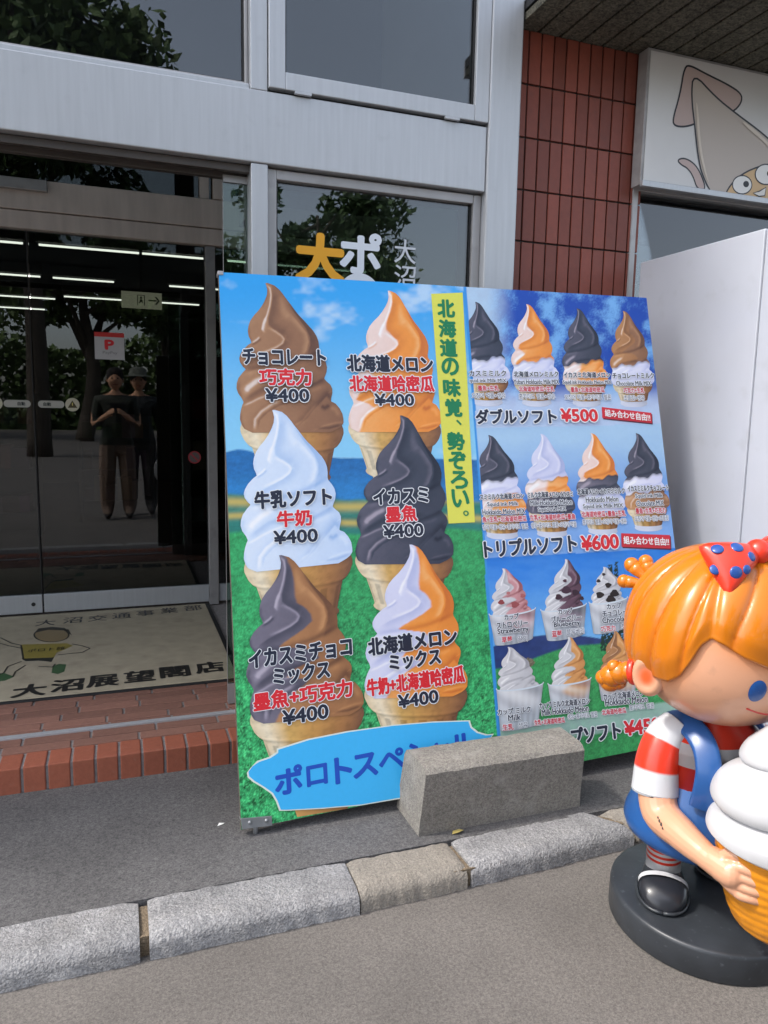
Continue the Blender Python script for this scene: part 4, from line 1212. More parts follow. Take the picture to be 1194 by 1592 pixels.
# metal shoe at the foot and two rear struts
STEEL = mat('galvanised_steel', (0.30, 0.31, 0.32), .45, metal=.7, noise=(30, .15))
for poly_, riv, leg_ in (([(374, 1272), (422, 1268), (423, 1283), (376, 1289)], ((388, 1278), (414, 1275)), (398, 1284)), ([(1040, 1140), (1084, 1131), (1084, 1146), (1041, 1155)], ((1050, 1148), (1076, 1142)), (1062, 1150))):
    br = MB()
    v, f = panel_poly(poly_, -26, 4); br.add(v, f)
    for q in riv:
        P = sheet(np.array([q[0]]), np.array([q[1]]), 4)[0]; br.ball(P, .006, nu=10, nv=6)
    P = sheet(np.array([leg_[0]]), np.array([leg_[1]]), -10)[0]
    br.tube([tuple(P), (P[0], P[1], Z_P + .001)], .008, 10)
    br.build('foot_bracket', STEEL, MENU, bevel=.001)
for U in (.25, 1.4):
    st = MB()
    P = BO + BU * U + BV * 1.3 - BN * .03
    st.tube([tuple(P), (P[0], 2.46, Z_P + .002)], .012, 8)
    st.build('rear_strut', ALU_D, MENU)
cp_ = MB(); v, f = panel_poly([(338, 421), (347, 421.5), (347.4, 428), (338.4, 428)], -24, 3); cp_.add(v, f); cp_.build('corner_cap', ALU_D, MENU, bevel=.002)


# ------------------------------------------------------------------ concrete block in front of the board
def block(b):
    n = 22
    sec = [(1.868, .0), (1.866, .05), (1.852, .175), (1.853, .196), (1.866, .208), (1.885, .212), (1.985, .212), (2.005, .206), (2.012, .19), (2.045, .0)]
    P = np.zeros((n + 1, len(sec), 3)); r = np.random.RandomState(8)
    for i in range(n + 1):
        t = i / n
        for j, (y, z) in enumerate(sec):
            zz = z / .212
            x0, x1 = .797 + .012 * zz - .02 * (y - 1.87), 1.352 - .005 * zz + .05 * (y - 1.87)
            P[i, j] = (x0 + (x1 - x0) * t + (r.rand() - .5) * .002, y + (r.rand() - .5) * .0025, Z_P + z + (r.rand() - .5) * .003 * (z > 0))
    b.grid(P, smooth=True, flip=False)
    k = len(sec)
    b.f.append(list(range(k))); b.m.append(0); b.sm.append(False)
    b.f.append([n * k + j for j in range(k)][::-1]); b.m.append(0); b.sm.append(False)


b = MB(); block(b)
blk_ = b.build('concrete_block', CONC, None); blk_.data.set_sharp_from_angle(angle=math.radians(32))
tag(blk_, 'weathered speckled concrete kerb block holding down the menu board foot', 'concrete block')

# ------------------------------------------------------------------ white partition at the right and squid sign
WP = thing('white_partition', 'tall white painted metal partition standing out from the wall right of the menu', 'partition', (2.13, 2.1, 0.0))
b = MB(); b.box((2.1, 2.05, .05), (2.16, 2.70, 1.945)); b.build('panel', WHITEP, WP, bevel=.006)
b = MB(); b.box((2.1, 1.40, .05), (2.16, 2.046, 1.942)); b.build('panel', WHITEP, WP, bevel=.006)
b = MB(); b.box((2.103, 1.41, 0.0), (2.157, 2.69, .049)); b.build('base', DARKWALL, WP)

SIGN = thing('squid_sign', 'white light-box sign with a cartoon squid above the right window', 'sign', (2.9, 2.74, 2.29))
SY = 2.712
b = MB(); b.box((2.086, SY + .003, 2.262), (4.2, 2.776, 2.797)); b.build('box', mat('sign_box_metal', (0.33, 0.32, 0.32), .5, metal=.2, noise=(20, .2)), SIGN, bevel=.003)
b = MB(); b.box((2.098, SY, 2.275), (4.19, SY + .002, 2.785)); b.build('face', PLAST, SIGN)


def sgn(px, py, y):
    d = ((px - 597) / FPX) * AR + ((796 - py) / FPX) * AU + AF
    t = y / d[1]
    return np.array([0, 0, CAM_H]) + t * d


def squid(b):
    Z = lambda pts: [(594 + x / 1.99, y / 1.99) for x, y in pts]
    def smooth_closed(p, k=4):
        p = np.array(p, float)
        for _ in range(2):
            q = np.empty((len(p) * 2, 2)); nx = np.roll(p, -1, 0)
            q[0::2] = .75 * p + .25 * nx; q[1::2] = .25 * p + .75 * nx; p = q
        return p
    lay = [0]
    def poly(pts, col, line=2.0, sm=True):
        p = smooth_closed(pts) if sm else np.array(pts, float)
        lay[0] += 1
        y0 = SY - .0004 * lay[0]
        P = np.array([sgn(x, y, SY) for x, y in p])
        if line:
            d = np.roll(P, -1, 0) - np.roll(P, 1, 0)
            nr = np.stack([d[:, 2], 0 * d[:, 0], -d[:, 0]], 1); nr /= np.linalg.norm(nr, axis=1, keepdims=True) + 1e-9
            Q = [P - nr * line * .0016, P + nr * line * .0016]
            n = len(P)
            v = np.concatenate(Q); v[:, 1] = y0 - .0002; v[:, 2] = np.maximum(v[:, 2], 2.2765)
            b.add(v, [(i, (i + 1) % n, n + (i + 1) % n, n + i) for i in range(n)], lin((42, 44, 52)))
        P[:, 1] = y0
        P[:, 2] = np.maximum(P[:, 2], 2.277)
        b.add(P, [list(range(len(P)))], col)
    pink = lin((196, 174, 168)) * .9; body = lin((196, 184, 174)) * .88; face = lin((212, 178, 132)) * .9
    poly(Z([(912, 495), (935, 488), (965, 505), (985, 535), (1003, 588), (975, 586), (962, 545), (945, 520), (925, 510)]), pink)
    poly(Z([(955, 203), (935, 206), (922, 290), (898, 372), (905, 390), (935, 393), (968, 384), (1040, 350), (1085, 348), (1112, 318), (1112, 290), (1070, 262), (1000, 228)]), pink, 2.4)
    poly(Z([(962, 225), (956, 300), (968, 400), (976, 480), (990, 545), (1030, 620), (1120, 660), (1240, 640), (1300, 560), (1260, 490), (1180, 415), (1095, 352), (1030, 300)]), body, 2.4)
    poly(Z([(1055, 610), (1085, 560), (1140, 522), (1230, 500), (1290, 520), (1300, 580), (1240, 650), (1110, 660)]), face, 2.2)
    for cx, cy, r in ((1113, 572, 30), (1186, 540, 33)):
        poly([(594 + (cx + r * math.cos(t)) / 1.99, (cy + r * .95 * math.sin(t)) / 1.99) for t in np.linspace(0, 2 * PI, 22, endpoint=False)], lin((236, 234, 230)) * .9, 1.6, False)
        poly([(594 + (cx + 12 + 9 * math.cos(t)) / 1.99, (cy - 2 + 10 * math.sin(t)) / 1.99) for t in np.linspace(0, 2 * PI, 14, endpoint=False)], lin((30, 30, 34)), 0, False)
    poly(Z([(1146, 598), (1166, 592), (1186, 580), (1182, 606), (1164, 608)]), lin((230, 226, 220)) * .9, 1.6, False)
    poly(Z([(968, 310), (976, 330), (984, 450), (1003, 545), (1012, 572), (996, 540), (976, 455)]), lin((214, 202, 188)) * .95, 0)
    poly(Z([(1105, 370), (1150, 400), (1196, 445), (1225, 490), (1180, 440), (1130, 400)]), lin((218, 206, 192)) * .95, 0)


part('squid_drawing', PAINT, squid, SIGN)
# cut the drawing at the frame: the lower trim overlaps it
b = MB(); b.box((2.084, SY - .022, 2.10), (4.2, SY - .018, 2.10 + .001)); 
part('lower_trim', ALU, lambda b: b.box((2.084, SY - .016, 2.252), (4.2, SY + .002, 2.276)), SIGN, bevel=.002)


# ------------------------------------------------------------------ the girl statue
GX, GY = 1.41, 1.39
GIRL = thing('girl_statue', 'glossy painted statue of a red-haired girl in blue overalls hugging a big soft serve cone', 'statue', (GX, GY, 0.0))
SKIN = lin((228, 170, 136)) * .76
HAIRC = lin((214, 122, 16)) * .80
REDC = lin((226, 58, 34)) * .85
BLUEC = lin((34, 84, 148)) * .8
WHT = lin((208, 210, 214)) * .84
G = lambda x, y, z: (GX + x, GY + y, z)
b = MB()
b.lathe([(0, 0.001), (.236, .001), (.239, .005), (.238, .066), (.2365, .0725), (.233, .0755), (.226, .0765), (0, .0767)], (GX, GY), 72)
b.build('base', BLACKP, GIRL)


# head
HC = (0, 0, .765)


def head_r(az, ph):
    """radius of the head in direction azimuth az (0 = front, + towards her right) and polar angle ph"""
    sx, cx = math.sin(ph), math.cos(ph)
    dx, dy, dz = -math.sin(az) * sx, -math.cos(az) * sx, cx
    rx, ry, rz = .222, .205, (.208 if dz > 0 else .212)
    e = 2.25
    r = (abs(dx / rx) ** e + abs(dy / ry) ** e + abs(dz / rz) ** e) ** (-1 / e)
    ch = math.exp(-((ph - 1.95) / .35) ** 2) * max(0, math.cos(az)) * .008
    return r + ch


def head_pt(az, ph, off=0.0):
    r = head_r(az, ph) + off
    return np.array(G(HC[0] - math.sin(az) * math.sin(ph) * r, HC[1] - math.cos(az) * math.sin(ph) * r, HC[2] + math.cos(ph) * r))


HT_A = np.radians([-180, -140, -110, -92, -80, -66, -52, -40, -20, 0, 20, 35, 46, 53, 58, 63, 69, 76, 84, 92, 110, 140, 180])
HT_Z = np.array([.645, .65, .665, .68, .69, .705, .722, .732, .738, .744, .756, .779, .803, .814, .795, .752, .712, .692, .688, .684, .668, .65, .645])


def hair_phi(az):
    z = float(np.interp(az, HT_A, HT_Z))
    lo, hi = .2, 2.8
    for _ in range(30):
        m = (lo + hi) / 2
        if HC[2] + math.cos(m) * head_r(az, m) > z: lo = m
        else: hi = m
    return lo


nA, nP = 144, 72
P = np.zeros((nP + 1, nA, 3)); Cc = np.zeros((nP + 1, nA, 3))
for i in range(nP + 1):
    for j in range(nA):
        az = -PI + 2 * PI * j / nA; ph = PI * i / nP
        P[i, j] = head_pt(az, ph)
        hp = hair_phi(az)
        k = math.exp(-max(0, ph - hp) / .10) * .55
        c = SKIN * (1 - k) + lin((236, 140, 60)) * .9 * k
        Cc[i, j] = c
b = MB(); b.grid(P, Cc, wrap=True)
b.build('head', GLOSS, GIRL)

# hair shell with combed grooves; it has a thick rolled edge
nA, nT = 288, 60
P = np.zeros((nT + 4, nA, 3)); Cc = np.zeros((nT + 4, nA, 3))
AZ0 = math.radians(53)
for j in range(nA):
    az = -PI + 2 * PI * j / nA
    hp = hair_phi(az)
    for i in range(nT + 1):
        t = i / nT
        ph = .012 + (hp - .012) * t
        d = (az - AZ0 + PI) % (2 * PI) - PI
        # strands sweep away from the parting on both sides
        if d < 0: q = (-d) * 6.4 - 3.4 * (1 - t) ** 1.5 + 0.8 * t
        else: q = d * 7.0 + 2.6 * (1 - t)
        gro = abs(math.sin(q * 1.35 + .5 * math.sin(q * .7))) ** .5
        fade = float(sst(.16, .5, t)) * float(sst(.02, .16, abs(d)) if d < 0 else sst(.0, .12, d))
        if abs(d) > 2.4: fade *= .6
        part_l = math.exp(-(d / .055) ** 2) * float(sst(.35, .7, t))
        off = .022 - .013 * fade * (1 - gro) - .008 * part_l
        off *= 1 - .45 * float(sst(.86, 1.0, t))
        P[i, j] = head_pt(az, ph, off)
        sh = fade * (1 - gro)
        Cc[i, j] = HAIRC * (1 - np.array([.22, .40, .5]) * sh ** 2)  # crease shade of the grooves painted into the hair colour
    for k, (o_, dp) in enumerate(((.004, .012), (-.002, .010), (-.008, -.02))):
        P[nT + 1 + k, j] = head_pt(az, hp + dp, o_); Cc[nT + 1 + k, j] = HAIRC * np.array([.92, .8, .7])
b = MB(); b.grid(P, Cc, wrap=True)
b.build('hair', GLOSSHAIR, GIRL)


def lumps(b, items, col, nu=20, nv=12):
    for c, r in items: b.ball(G(*c), r, col, nu=nu, nv=nv)


# tufts and pigtails
for sgn_ in (-1, 1):
    b = MB()
    for dx, dy, dz, r in ((.198, .112, .655, .030), (.210, .132, .645, .034), (.220, .150, .632, .034), (.217, .160, .611, .030), (.232, .166, .622, .024), (.203, .150, .618, .030), (.224, .138, .660, .021)):
        b.ball(G(sgn_ * dx, dy, dz), (r * .9, r * .9, r * .86), HAIRC, nu=20, nv=12)
    pt = b.build('pigtail', GLOSSHAIR, GIRL)
    b = MB(); b.tube([G(sgn_ * .190, .088, .662), G(sgn_ * .199, .103, .659)], [.036, .036], 20, REDC); b.build('hair_tie', GLOSS, pt, bevel=.005)
tip_c = G(-.118, .135, .868)
b = MB()
for dx, dy, dz, r0, r1 in ((-.030, .048, .042, .013, .019), (-.004, .030, .052, .012, .018), (-.048, .050, .002, .012, .017)):
    p0 = Vector(tip_c); p1 = p0 + Vector((dx, dy, dz))
    b.tube([p0, p0.lerp(p1, .5), p0.lerp(p1, .8), p1], [r0, r0 * .95, r1 * .9, r1], 14, HAIRC)
    b.ball(p1 + Vector((dx, dy, dz)) * .08, r1 * 1.05, HAIRC, nu=16, nv=10)
b.build('hair_tuft', GLOSSHAIR, GIRL)

# ears with a reddish hollow
for sgn_ in (-1, 1):
    def ear_fn(q, d):
        rr = math.hypot(d.y + .05, d.z)
        if d.x > 0.25:
            q = Vector((q.x * (0.55 + .45 * sst(.35, .85, rr)), q.y, q.z))
        k = float(1 - sst(.15, .72, rr)) if d.x > 0 else 0
        c = SKIN * (1 - k) + lin((214, 92, 40)) * .9 * k
        return q, c
    R = Matrix.Rotation(PI + math.radians(32), 3, 'Z') if sgn_ < 0 else Matrix.Rotation(math.radians(-32), 3, 'Z')
    b = MB(); b.ball(G(sgn_ * .214, .018, .678), (.024, .040, .052), SKIN, nu=40, nv=28, R=R, fn=ear_fn); b.build('ear', GLOSS, GIRL)


# painted face: eyes, mouth, small nose
def on_face(x, z, off):
    """a point of the face surface at statue x, z"""
    y = -.205
    for _ in range(12):
        v = np.array([x, y, z - HC[2]]); r = np.linalg.norm(v)
        ph = math.acos(v[2] / r); az = math.atan2(-v[0], -v[1])
        y += (r - head_r(az, ph) - off) * .9
    return G(x, y, z)


for sgn_ in (-1, 1):
    b = MB()
    rings = []
    for k in np.linspace(0.02, 1, 6):
        rings.append([on_face(sgn_ * .094 + .0185 * k * math.cos(t), .702 + .0265 * k * math.sin(t), .0022 * (1 - k ** 4) + .0006) for t in np.linspace(0, 2 * PI, 28, endpoint=False)])
    b.grid(np.array(rings), lin((22, 74, 140)) * .9, wrap=True, flip=True); b.build('eye', GLOSS, GIRL)
b = MB()
ts = np.linspace(-1, 1, 25)
b.tube([on_face(.100 * t, .655 - .024 * (1 - t * t), .0005) for t in ts], .0022, 8, lin((196, 60, 48)) * .9); b.build('mouth', GLOSS, GIRL)
b = MB(); b.ball(on_face(0, .680, -.002), (.013, .012, .010), lin((232, 160, 122)) * .9); b.build('nose', GLOSS, GIRL)

# bow
bow = MB()


def lobe(b, s):
    n, m_ = 22, 24
    K0 = Vector(G(-.022, -.090, .992))
    D = Vector((s * .97, .05, .06 if s > 0 else -.20)).normalized()
    Uv = Vector((0, .62, .78)); Uv = (Uv - D * Uv.dot(D)).normalized(); Nv = D.cross(Uv).normalized()
    P = np.zeros((n + 1, m_, 3))
    for i in range(n + 1):
        t = i / n
        hw_ = .024 + .050 * t ** .9
        th_ = .016 + .024 * math.sin(PI * min(1, t * 1.05)) ** .8
        if t > .9: f = math.sqrt(max(0, 1 - ((t - .9) / .1) ** 2)); hw_ *= .80 + .2 * f; th_ *= max(.02, f)
        for j in range(m_):
            a = 2 * PI * j / m_
            ca, sa = math.cos(a), math.sin(a)
            fold = 1 - .10 * abs(math.sin(3 * a + 2.0 * t))
            q = K0 + D * (.012 + .122 * t + .02 * t * ca * (1 if s > 0 else -1) * 0) + Uv * (hw_ * math.copysign(abs(ca) ** .75, ca) * fold - .012 * t) + Nv * (th_ * sa)
            P[i, j] = q
    b.grid(P, REDC, wrap=True)
    b.f.append([len(b.v) - m_ + j for j in range(m_)]); b.m.append(0); b.sm.append(True)
    return K0, D, Uv, Nv


DOTS = []
for s in (-1, 1):
    K0, D, Uv, Nv = lobe(bow, s)
    front = Nv if Nv.y < 0 else -Nv
    for (t, q, r) in ((.80, .036, .0145), (.48, .020, .0145), (.74, -.030, .0145), (.30, -.012, .012), (.98, -.002, .0125), (.52, -.034, .011)):
        th_ = .016 + .024 * math.sin(PI * min(1, t * 1.05)) ** .8
        hw_ = .024 + .050 * t ** .9
        if t > .9: th_ *= math.sqrt(max(0, 1 - ((t - .9) / .1) ** 2))
        qq = min(.95, abs(q + .0) / hw_)
        hgt = th_ * math.sqrt(max(.05, 1 - (qq ** (1 / .75)) ** 2))
        c = K0 + D * (.012 + .122 * t) + Uv * (q - .012 * t) + front * (hgt * .93)
        nrm = (front + Uv * (.9 * q / hw_) + D * (.25 if t > .7 else -.3 if t < .4 else 0)).normalized()
        a1 = nrm.orthogonal().normalized(); a2 = nrm.cross(a1)
        R = Matrix((a1, a2, nrm)).transposed()
        dm_ = MB(); dm_.ball(c, (r, r, .0045), lin((38, 78, 150)) * .9, nu=18, nv=10, R=R); DOTS.append(dm_)
bow.ball(G(-.022, -.092, .994), (.028, .030, .030), REDC)
bo = bow.build('bow', GLOSS, GIRL); [d_.build('dot', GLOSS, bo) for d_ in DOTS]

# torso: striped shirt, collar, overalls with skirt, straps
b = MB()
prof = [(.02, .56), (.06, .555), (.085, .54), (.105, .525), (.125, .505), (.135, .48), (.138, .45), (.138, .40), (.135, .36)]
cols = [REDC, REDC, REDC, REDC, WHT, WHT, REDC, REDC, WHT]
pp, cc = [], []
for (r0, z0), (r1, z1), c in zip(prof[:-1], prof[1:], cols):
    pp += [(r0, z0), (r1, z1)]; cc += [c, c]
b.lathe(pp[::1], (GX, GY + .02), 48, cc, sx=1.0, sy=.82); b.build('shirt', GLOSS, GIRL)
b = MB()
b.lathe([(.118, .43), (.134, .428), (.140, .41), (.150, .38), (.165, .345), (.185, .305), (.199, .275), (.203, .255), (.198, .238), (.184, .226), (.15, .22), (0, .222)], (GX + .005, GY + .035), 64, BLUEC, sx=1.0, sy=.92)
b.build('overalls', GLOSS, GIRL)
for s in (-1, 1):
    b = MB()
    pts = [Vector(q) for q in smooth_path([G(s * .112, -.078, .37), G(s * .112, -.088, .42), G(s * .106, -.084, .47), G(s * .098, -.055, .515), G(s * .094, .0, .540), G(s * .096, .065, .528), G(s * .100, .115, .48), G(s * .10, .138, .40)], 4)]
    wv = .030
    P = []
    for i, p in enumerate(pts):
        p = Vector(p)
        nr = (p - Vector(G(0, .02, .43))).normalized()
        dr = (Vector(pts[min(i + 1, len(pts) - 1)]) - Vector(pts[max(0, i - 1)])).normalized()
        sd_ = dr.cross(nr).normalized()
        nr = sd_.cross(dr).normalized()
        if nr.dot(p - Vector(G(0, .02, .43))) < 0: nr = -nr
        ring = []
        for q in range(12):
            a = 2 * PI * q / 12
            ring.append(p + sd_ * (wv * math.copysign(abs(math.cos(a)) ** .5, math.cos(a))) + nr * (.008 * math.copysign(abs(math.sin(a)) ** .6, math.sin(a)) + .003))
        P.append(ring)
    b.grid(np.array(P), BLUEC, wrap=True); b.build('strap', GLOSS, GIRL)


def skin_obj(name, chain_list, material, parent, col, sub=2, vox=.0028):
    """one continuous skinned surface from joint chains [(point, radius), ...] that share joints by position"""
    verts, rad, edges, idx = [], [], [], {}
    L = world_loc(parent) if parent is not None else Vector((0, 0, 0))
    for ch in chain_list:
        prev = None
        for p, r in ch:
            key = tuple(round(c, 4) for c in p)
            if key not in idx:
                idx[key] = len(verts); verts.append(tuple(Vector(p) - L)); rad.append(r)
            if prev is not None and prev != idx[key]: edges.append((prev, idx[key]))
            prev = idx[key]
    me = bpy.data.meshes.new(name); me.from_pydata(verts, edges, [])
    me.materials.append(material)
    o = bpy.data.objects.new(name, me); COL.objects.link(o)
    if parent is not None: o.parent = parent
    m = o.modifiers.new('skin', 'SKIN'); m.use_smooth_shade = True
    sv = me.skin_vertices[0].data
    for i, r in enumerate(rad): sv[i].radius = (r, r)
    sv[0].use_root = True
    s = o.modifiers.new('sub', 'SUBSURF'); s.levels = sub; s.render_levels = sub
    rm = o.modifiers.new('remesh', 'REMESH'); rm.mode = 'VOXEL'; rm.voxel_size = vox; rm.use_smooth_shade = True
    sm_ = o.modifiers.new('smooth', 'SMOOTH'); sm_.factor = .5; sm_.iterations = 7
    dg = bpy.context.evaluated_depsgraph_get()
    m2 = bpy.data.meshes.new_from_object(o.evaluated_get(dg))
    o.modifiers.clear(); o.data = m2
    a = m2.color_attributes.get('Col') or m2.color_attributes.new('Col', 'FLOAT_COLOR', 'POINT')
    c = np.ones((len(m2.vertices), 4)); 
    if callable(col):
        for i, v in enumerate(m2.vertices): c[i, :3] = col(v.co + L)
    else: c[:, :3] = col
    a.data.foreach_set('color', c.ravel())
    for p in m2.polygons: p.use_smooth = True
    bpy.data.meshes.remove(me)
    m2.materials.clear(); m2.materials.append(material)
    return o


def fused_limb(name, chain_list, material, parent, col, vox=.003, it=6):
    """tapered limbs fused into one continuous closed surface"""
    b = MB()
    for ch in chain_list:
        path = smooth_path([c[0] for c in ch], 8); n = len(path) - 1
        rad = [float(np.interp(i / 8., range(len(ch)), [c[1] for c in ch])) for i in range(n + 1)]
        b.tube(path, rad, 18)
        for e in (0, -1): b.ball(path[e], rad[e] * .995, nu=18, nv=12)
    o = b.build(name, material, parent)
    rm = o.modifiers.new('remesh', 'REMESH'); rm.mode = 'VOXEL'; rm.voxel_size = vox; rm.use_smooth_shade = True
    sm_ = o.modifiers.new('smooth', 'SMOOTH'); sm_.factor = .5; sm_.iterations = it
    dg = bpy.context.evaluated_depsgraph_get()
    m2 = bpy.data.meshes.new_from_object(o.evaluated_get(dg))
    old = o.data; o.modifiers.clear(); o.data = m2; bpy.data.meshes.remove(old)
    for nm in [a.name for a in m2.color_attributes]: m2.color_attributes.remove(m2.color_attributes[nm])
    a = m2.color_attributes.new('Col', 'FLOAT_COLOR', 'POINT')
    c = np.ones((len(m2.vertices), 4)); c[:, :3] = col
    a.data.foreach_set('color', c.ravel())
    m2.polygons.foreach_set('use_smooth', [True] * len(m2.polygons))
    m2.materials.clear(); m2.materials.append(material)
    return o


# soft serve cone she holds: axis and shapes
CX, CY = -.020, -.235
for s in (-1, 1):
    # sleeve (upper arm) with white, red, white bands
    path = smooth_path([G(s * .092, .040, .525), G(s * .128, .042, .495), G(s * .152, .036, .442), G(s * .163, .026, .368)], 14)
    n = len(path)
    rad = [.042 + .016 * (i / (n - 1)) ** .8 for i in range(n)]
    colr = []
    for i in range(n):
        t = i / (n - 1)
        colr.append(WHT if t < .40 else (REDC if t < .74 else WHT))
    b = MB(); b.tube(path, rad, 28, colr)
    # hollow hem: a lip turned inwards
    e, dr = Vector(path[-1]), (Vector(path[-1]) - Vector(path[-2])).normalized()
    b.tube([e, e + dr * .004, e - dr * .002], [rad[-1], rad[-1] * .97, rad[-1] * .86], 28, WHT)
    b.build('sleeve', GLOSS, GIRL)
    # forearm, palm and five fingers in one skinned surface
    sh, el, wr = G(s * .163, .026, .395), G(s * .172, -.010, .330), G(s * .177, -.165, .312)
    pm = G(s * .170, -.212, .306)
    arm = [(wr, .029), (G(s * .177, -.090, .319), .038), (el, .046), (sh, .046)]
    ch = [arm, [(wr, .029), (pm, .030)]]
    for k, (dz, ln) in enumerate(((.026, .88), (.008, 1.0), (-.011, .95), (-.029, .78))):
        p1 = G(s * .163, -.246, .303 + dz * 1.05)
        p2 = G(s * (.163 - .020 * ln), -.246 - .030 * ln, .301 + dz * 1.1)
        p3 = G(s * (.163 - .046 * ln), -.246 - .046 * ln, .299 + dz * 1.15)
        ch.append([(pm, .030), (p1, .0125), (p2, .0118), (p3, .0100)])
    ch.append([(pm, .030), (G(s * .166, -.214, .340), .0135), (G(s * .158, -.238, .350), .0125), (G(s * .146, -.258, .350), .0105)])
    ch[0] = ch[0][::-1] + [(pm, .028)]; ch[1] = [(G(s * .172, -.185, .310), .031), (G(s * .164, -.228, .306), .033)]
    arm_o = fused_limb('arm', ch, GLOSS, GIRL, SKIN, .0023, 3)
    if s < 0: ARM = arm_o
    # legs, socks, shoes
    lx, ly_ = s * .097, .052
    b = MB(); b.lathe([(.044, .235), (.042, .20), (.041, .195)], (GX + lx, GY + ly_), 28, SKIN); b.build('leg', GLOSS, GIRL)
    zz = [.215, .196, .196, .189, .189, .182, .182, .175, .175, .168, .168, .161, .161, .09]
    cs = [WHT, WHT, REDC, REDC, WHT, WHT, REDC, REDC, WHT, WHT, REDC, REDC, WHT, WHT]
    b = MB(); b.lathe([(.0435, z) for z in zz], (GX + lx, GY + ly_), 28, cs); b.build('sock', GLOSS, GIRL)
    b = MB()
    D = Vector((s * .62, -.78, 0)).normalized(); Sv = Vector((-D.y, D.x, 0))
    P = []
    Lh = [(-.055, .010, .012), (-.052, .034, .052), (-.03, .045, .064), (0.0, .050, .066), (.03, .056, .064), (.062, .060, .062), (.09, .055, .054), (.112, .040, .038), (.122, .014, .014), (.123, .002, .002)]
    for (u, hw_, ht) in Lh:
        ring = []
        for q in range(28):
            a = 2 * PI * q / 28
            ca, sa = math.cos(a), math.sin(a)
            zq = .078 + ht * .5 + ht * .5 * math.copysign(abs(sa) ** .8, sa)
            p = Vector(G(lx, ly_, 0)) + D * u + Sv * (hw_ * math.copysign(abs(ca) ** .85, ca)); p.z = zq
            ring.append(p)
        P.append(ring)
    b.grid(np.array(P), lin((34, 36, 42)), wrap=True); 
    so = b.build('shoe', GLOSS, GIRL)
    b = MB()
    pts = []
    for q in np.linspace(.02 * PI, .98 * PI, 17):
        p = Vector(G(lx, ly_, 0)) + D * .056 + Sv * (.0605 * math.cos(q)); p.z = .112 + .0335 * math.sin(q) ** .8; pts.append(p)
    P = []
    for p in pts:
        up_ = Vector((0, 0, .0015))
        P.append([p + D * -.009 + up_, p + D * .009 + up_])
    b.grid(np.array(P), WHT); b.build('strap', GLOSS, so)
    b = MB()
    P = []
    for q in np.linspace(0, 2 * PI, 41):
        u = .033 + .094 * math.cos(q)
        wv = .0625 * abs(math.sin(q)) ** .8 * math.copysign(1, math.sin(q))
        p = Vector(G(lx, ly_, .0)) + D * u + Sv * wv; p.z = .0855; P.append(p)
    b.tube(P, .0042, 6, lin((20, 22, 26))); b.build('sole', BLACKP, so)

cone = thing('held_cone', None, None, (0, 0, 0)) if False else None
b = MB()
prof = [(0, .138), (.050, .140), (.078, .147), (.096, .162), (.110, .19), (.126, .245), (.140, .31), (.151, .378), (.154, .386), (.136, .392), (.10, .394), (0, .394)]
zz = []
na = 96
rows = 90
Pz = np.linspace(.138, .386, rows)
pr = np.array(sorted([(z, r) for r, z in prof[:9]]))
P = np.zeros((rows, na, 3))
for i, z in enumerate(Pz):
    r0 = float(np.interp(z, pr[:, 0], pr[:, 1]))
    for j in range(na):
        a = 2 * PI * j / na
        wv = abs(math.sin(a * 8 + (z - .1) * 26 * PI * .5)) ** 8 + abs(math.sin(a * 8 - (z - .1) * 26 * PI * .5)) ** 8
        band = abs(math.sin((z + .012 * math.sin(a)) * 150)) ** 1.5
        r = r0 * (1 + .010 * band * (z < .36) - .010 * min(1, wv) * (z > .15) * (z < .35))
        P[i, j] = G(CX + r * math.cos(a), CY + r * math.sin(a), z)
b.grid(P, lin((222, 142, 26)) * .88, wrap=True)
b.lathe([(float(pr[-1, 1]), .386), (.155, .390), (.148, .394), (.08, .395)], (GX + CX, GY + CY), 64, lin((222, 142, 26)) * .88)
b.f.append(list(range(na))[::-1]); b.m.append(0); b.sm.append(False)
b.build('wafer_cone', GLOSS, GIRL)
# the swirl: a coil that climbs in three turns
nz_, na = 150, 128
P = np.zeros((nz_, na, 3))
z0_, z1_ = .352, .668
EZ = np.array([0, .06, .16, .28, .42, .56, .70, .82, .92, 1.0]); ER = np.array([.140, .168, .174, .168, .150, .126, .096, .062, .028, .001])
for i in range(nz_):
    t = i / (nz_ - 1)
    for j in range(na):
        a = 2 * PI * j / na
        zt = t
        pc = .36
        ph = (zt + .07) / pc - (a + 2.2) / (2 * PI)
        f = ph - math.floor(ph)
        bl = max(0, 1 - (2 * f - 1) ** 2) ** .5
        wg = float(1 - sst(.72, .95, zt)) * float(sst(0, .06, zt))
        r = float(np.interp(zt, EZ, ER)) * (1 - .26 * wg * (1 - bl))
        P[i, j] = G(CX + r * math.cos(a), CY + r * math.sin(a), z0_ + (z1_ - z0_) * t)
b = MB(); b.grid(P, lin((192, 193, 196)) * .9, wrap=True)
b.f.append(list(range(na))[::-1]); b.m.append(0); b.sm.append(False)
b.build('soft_serve_swirl', mat('weathered_white_paint', attr=True, rough=.4, noise=(14, .05), stain=(18, (.42, .42, .43), .4, .58), bump=(25, .06)), GIRL)

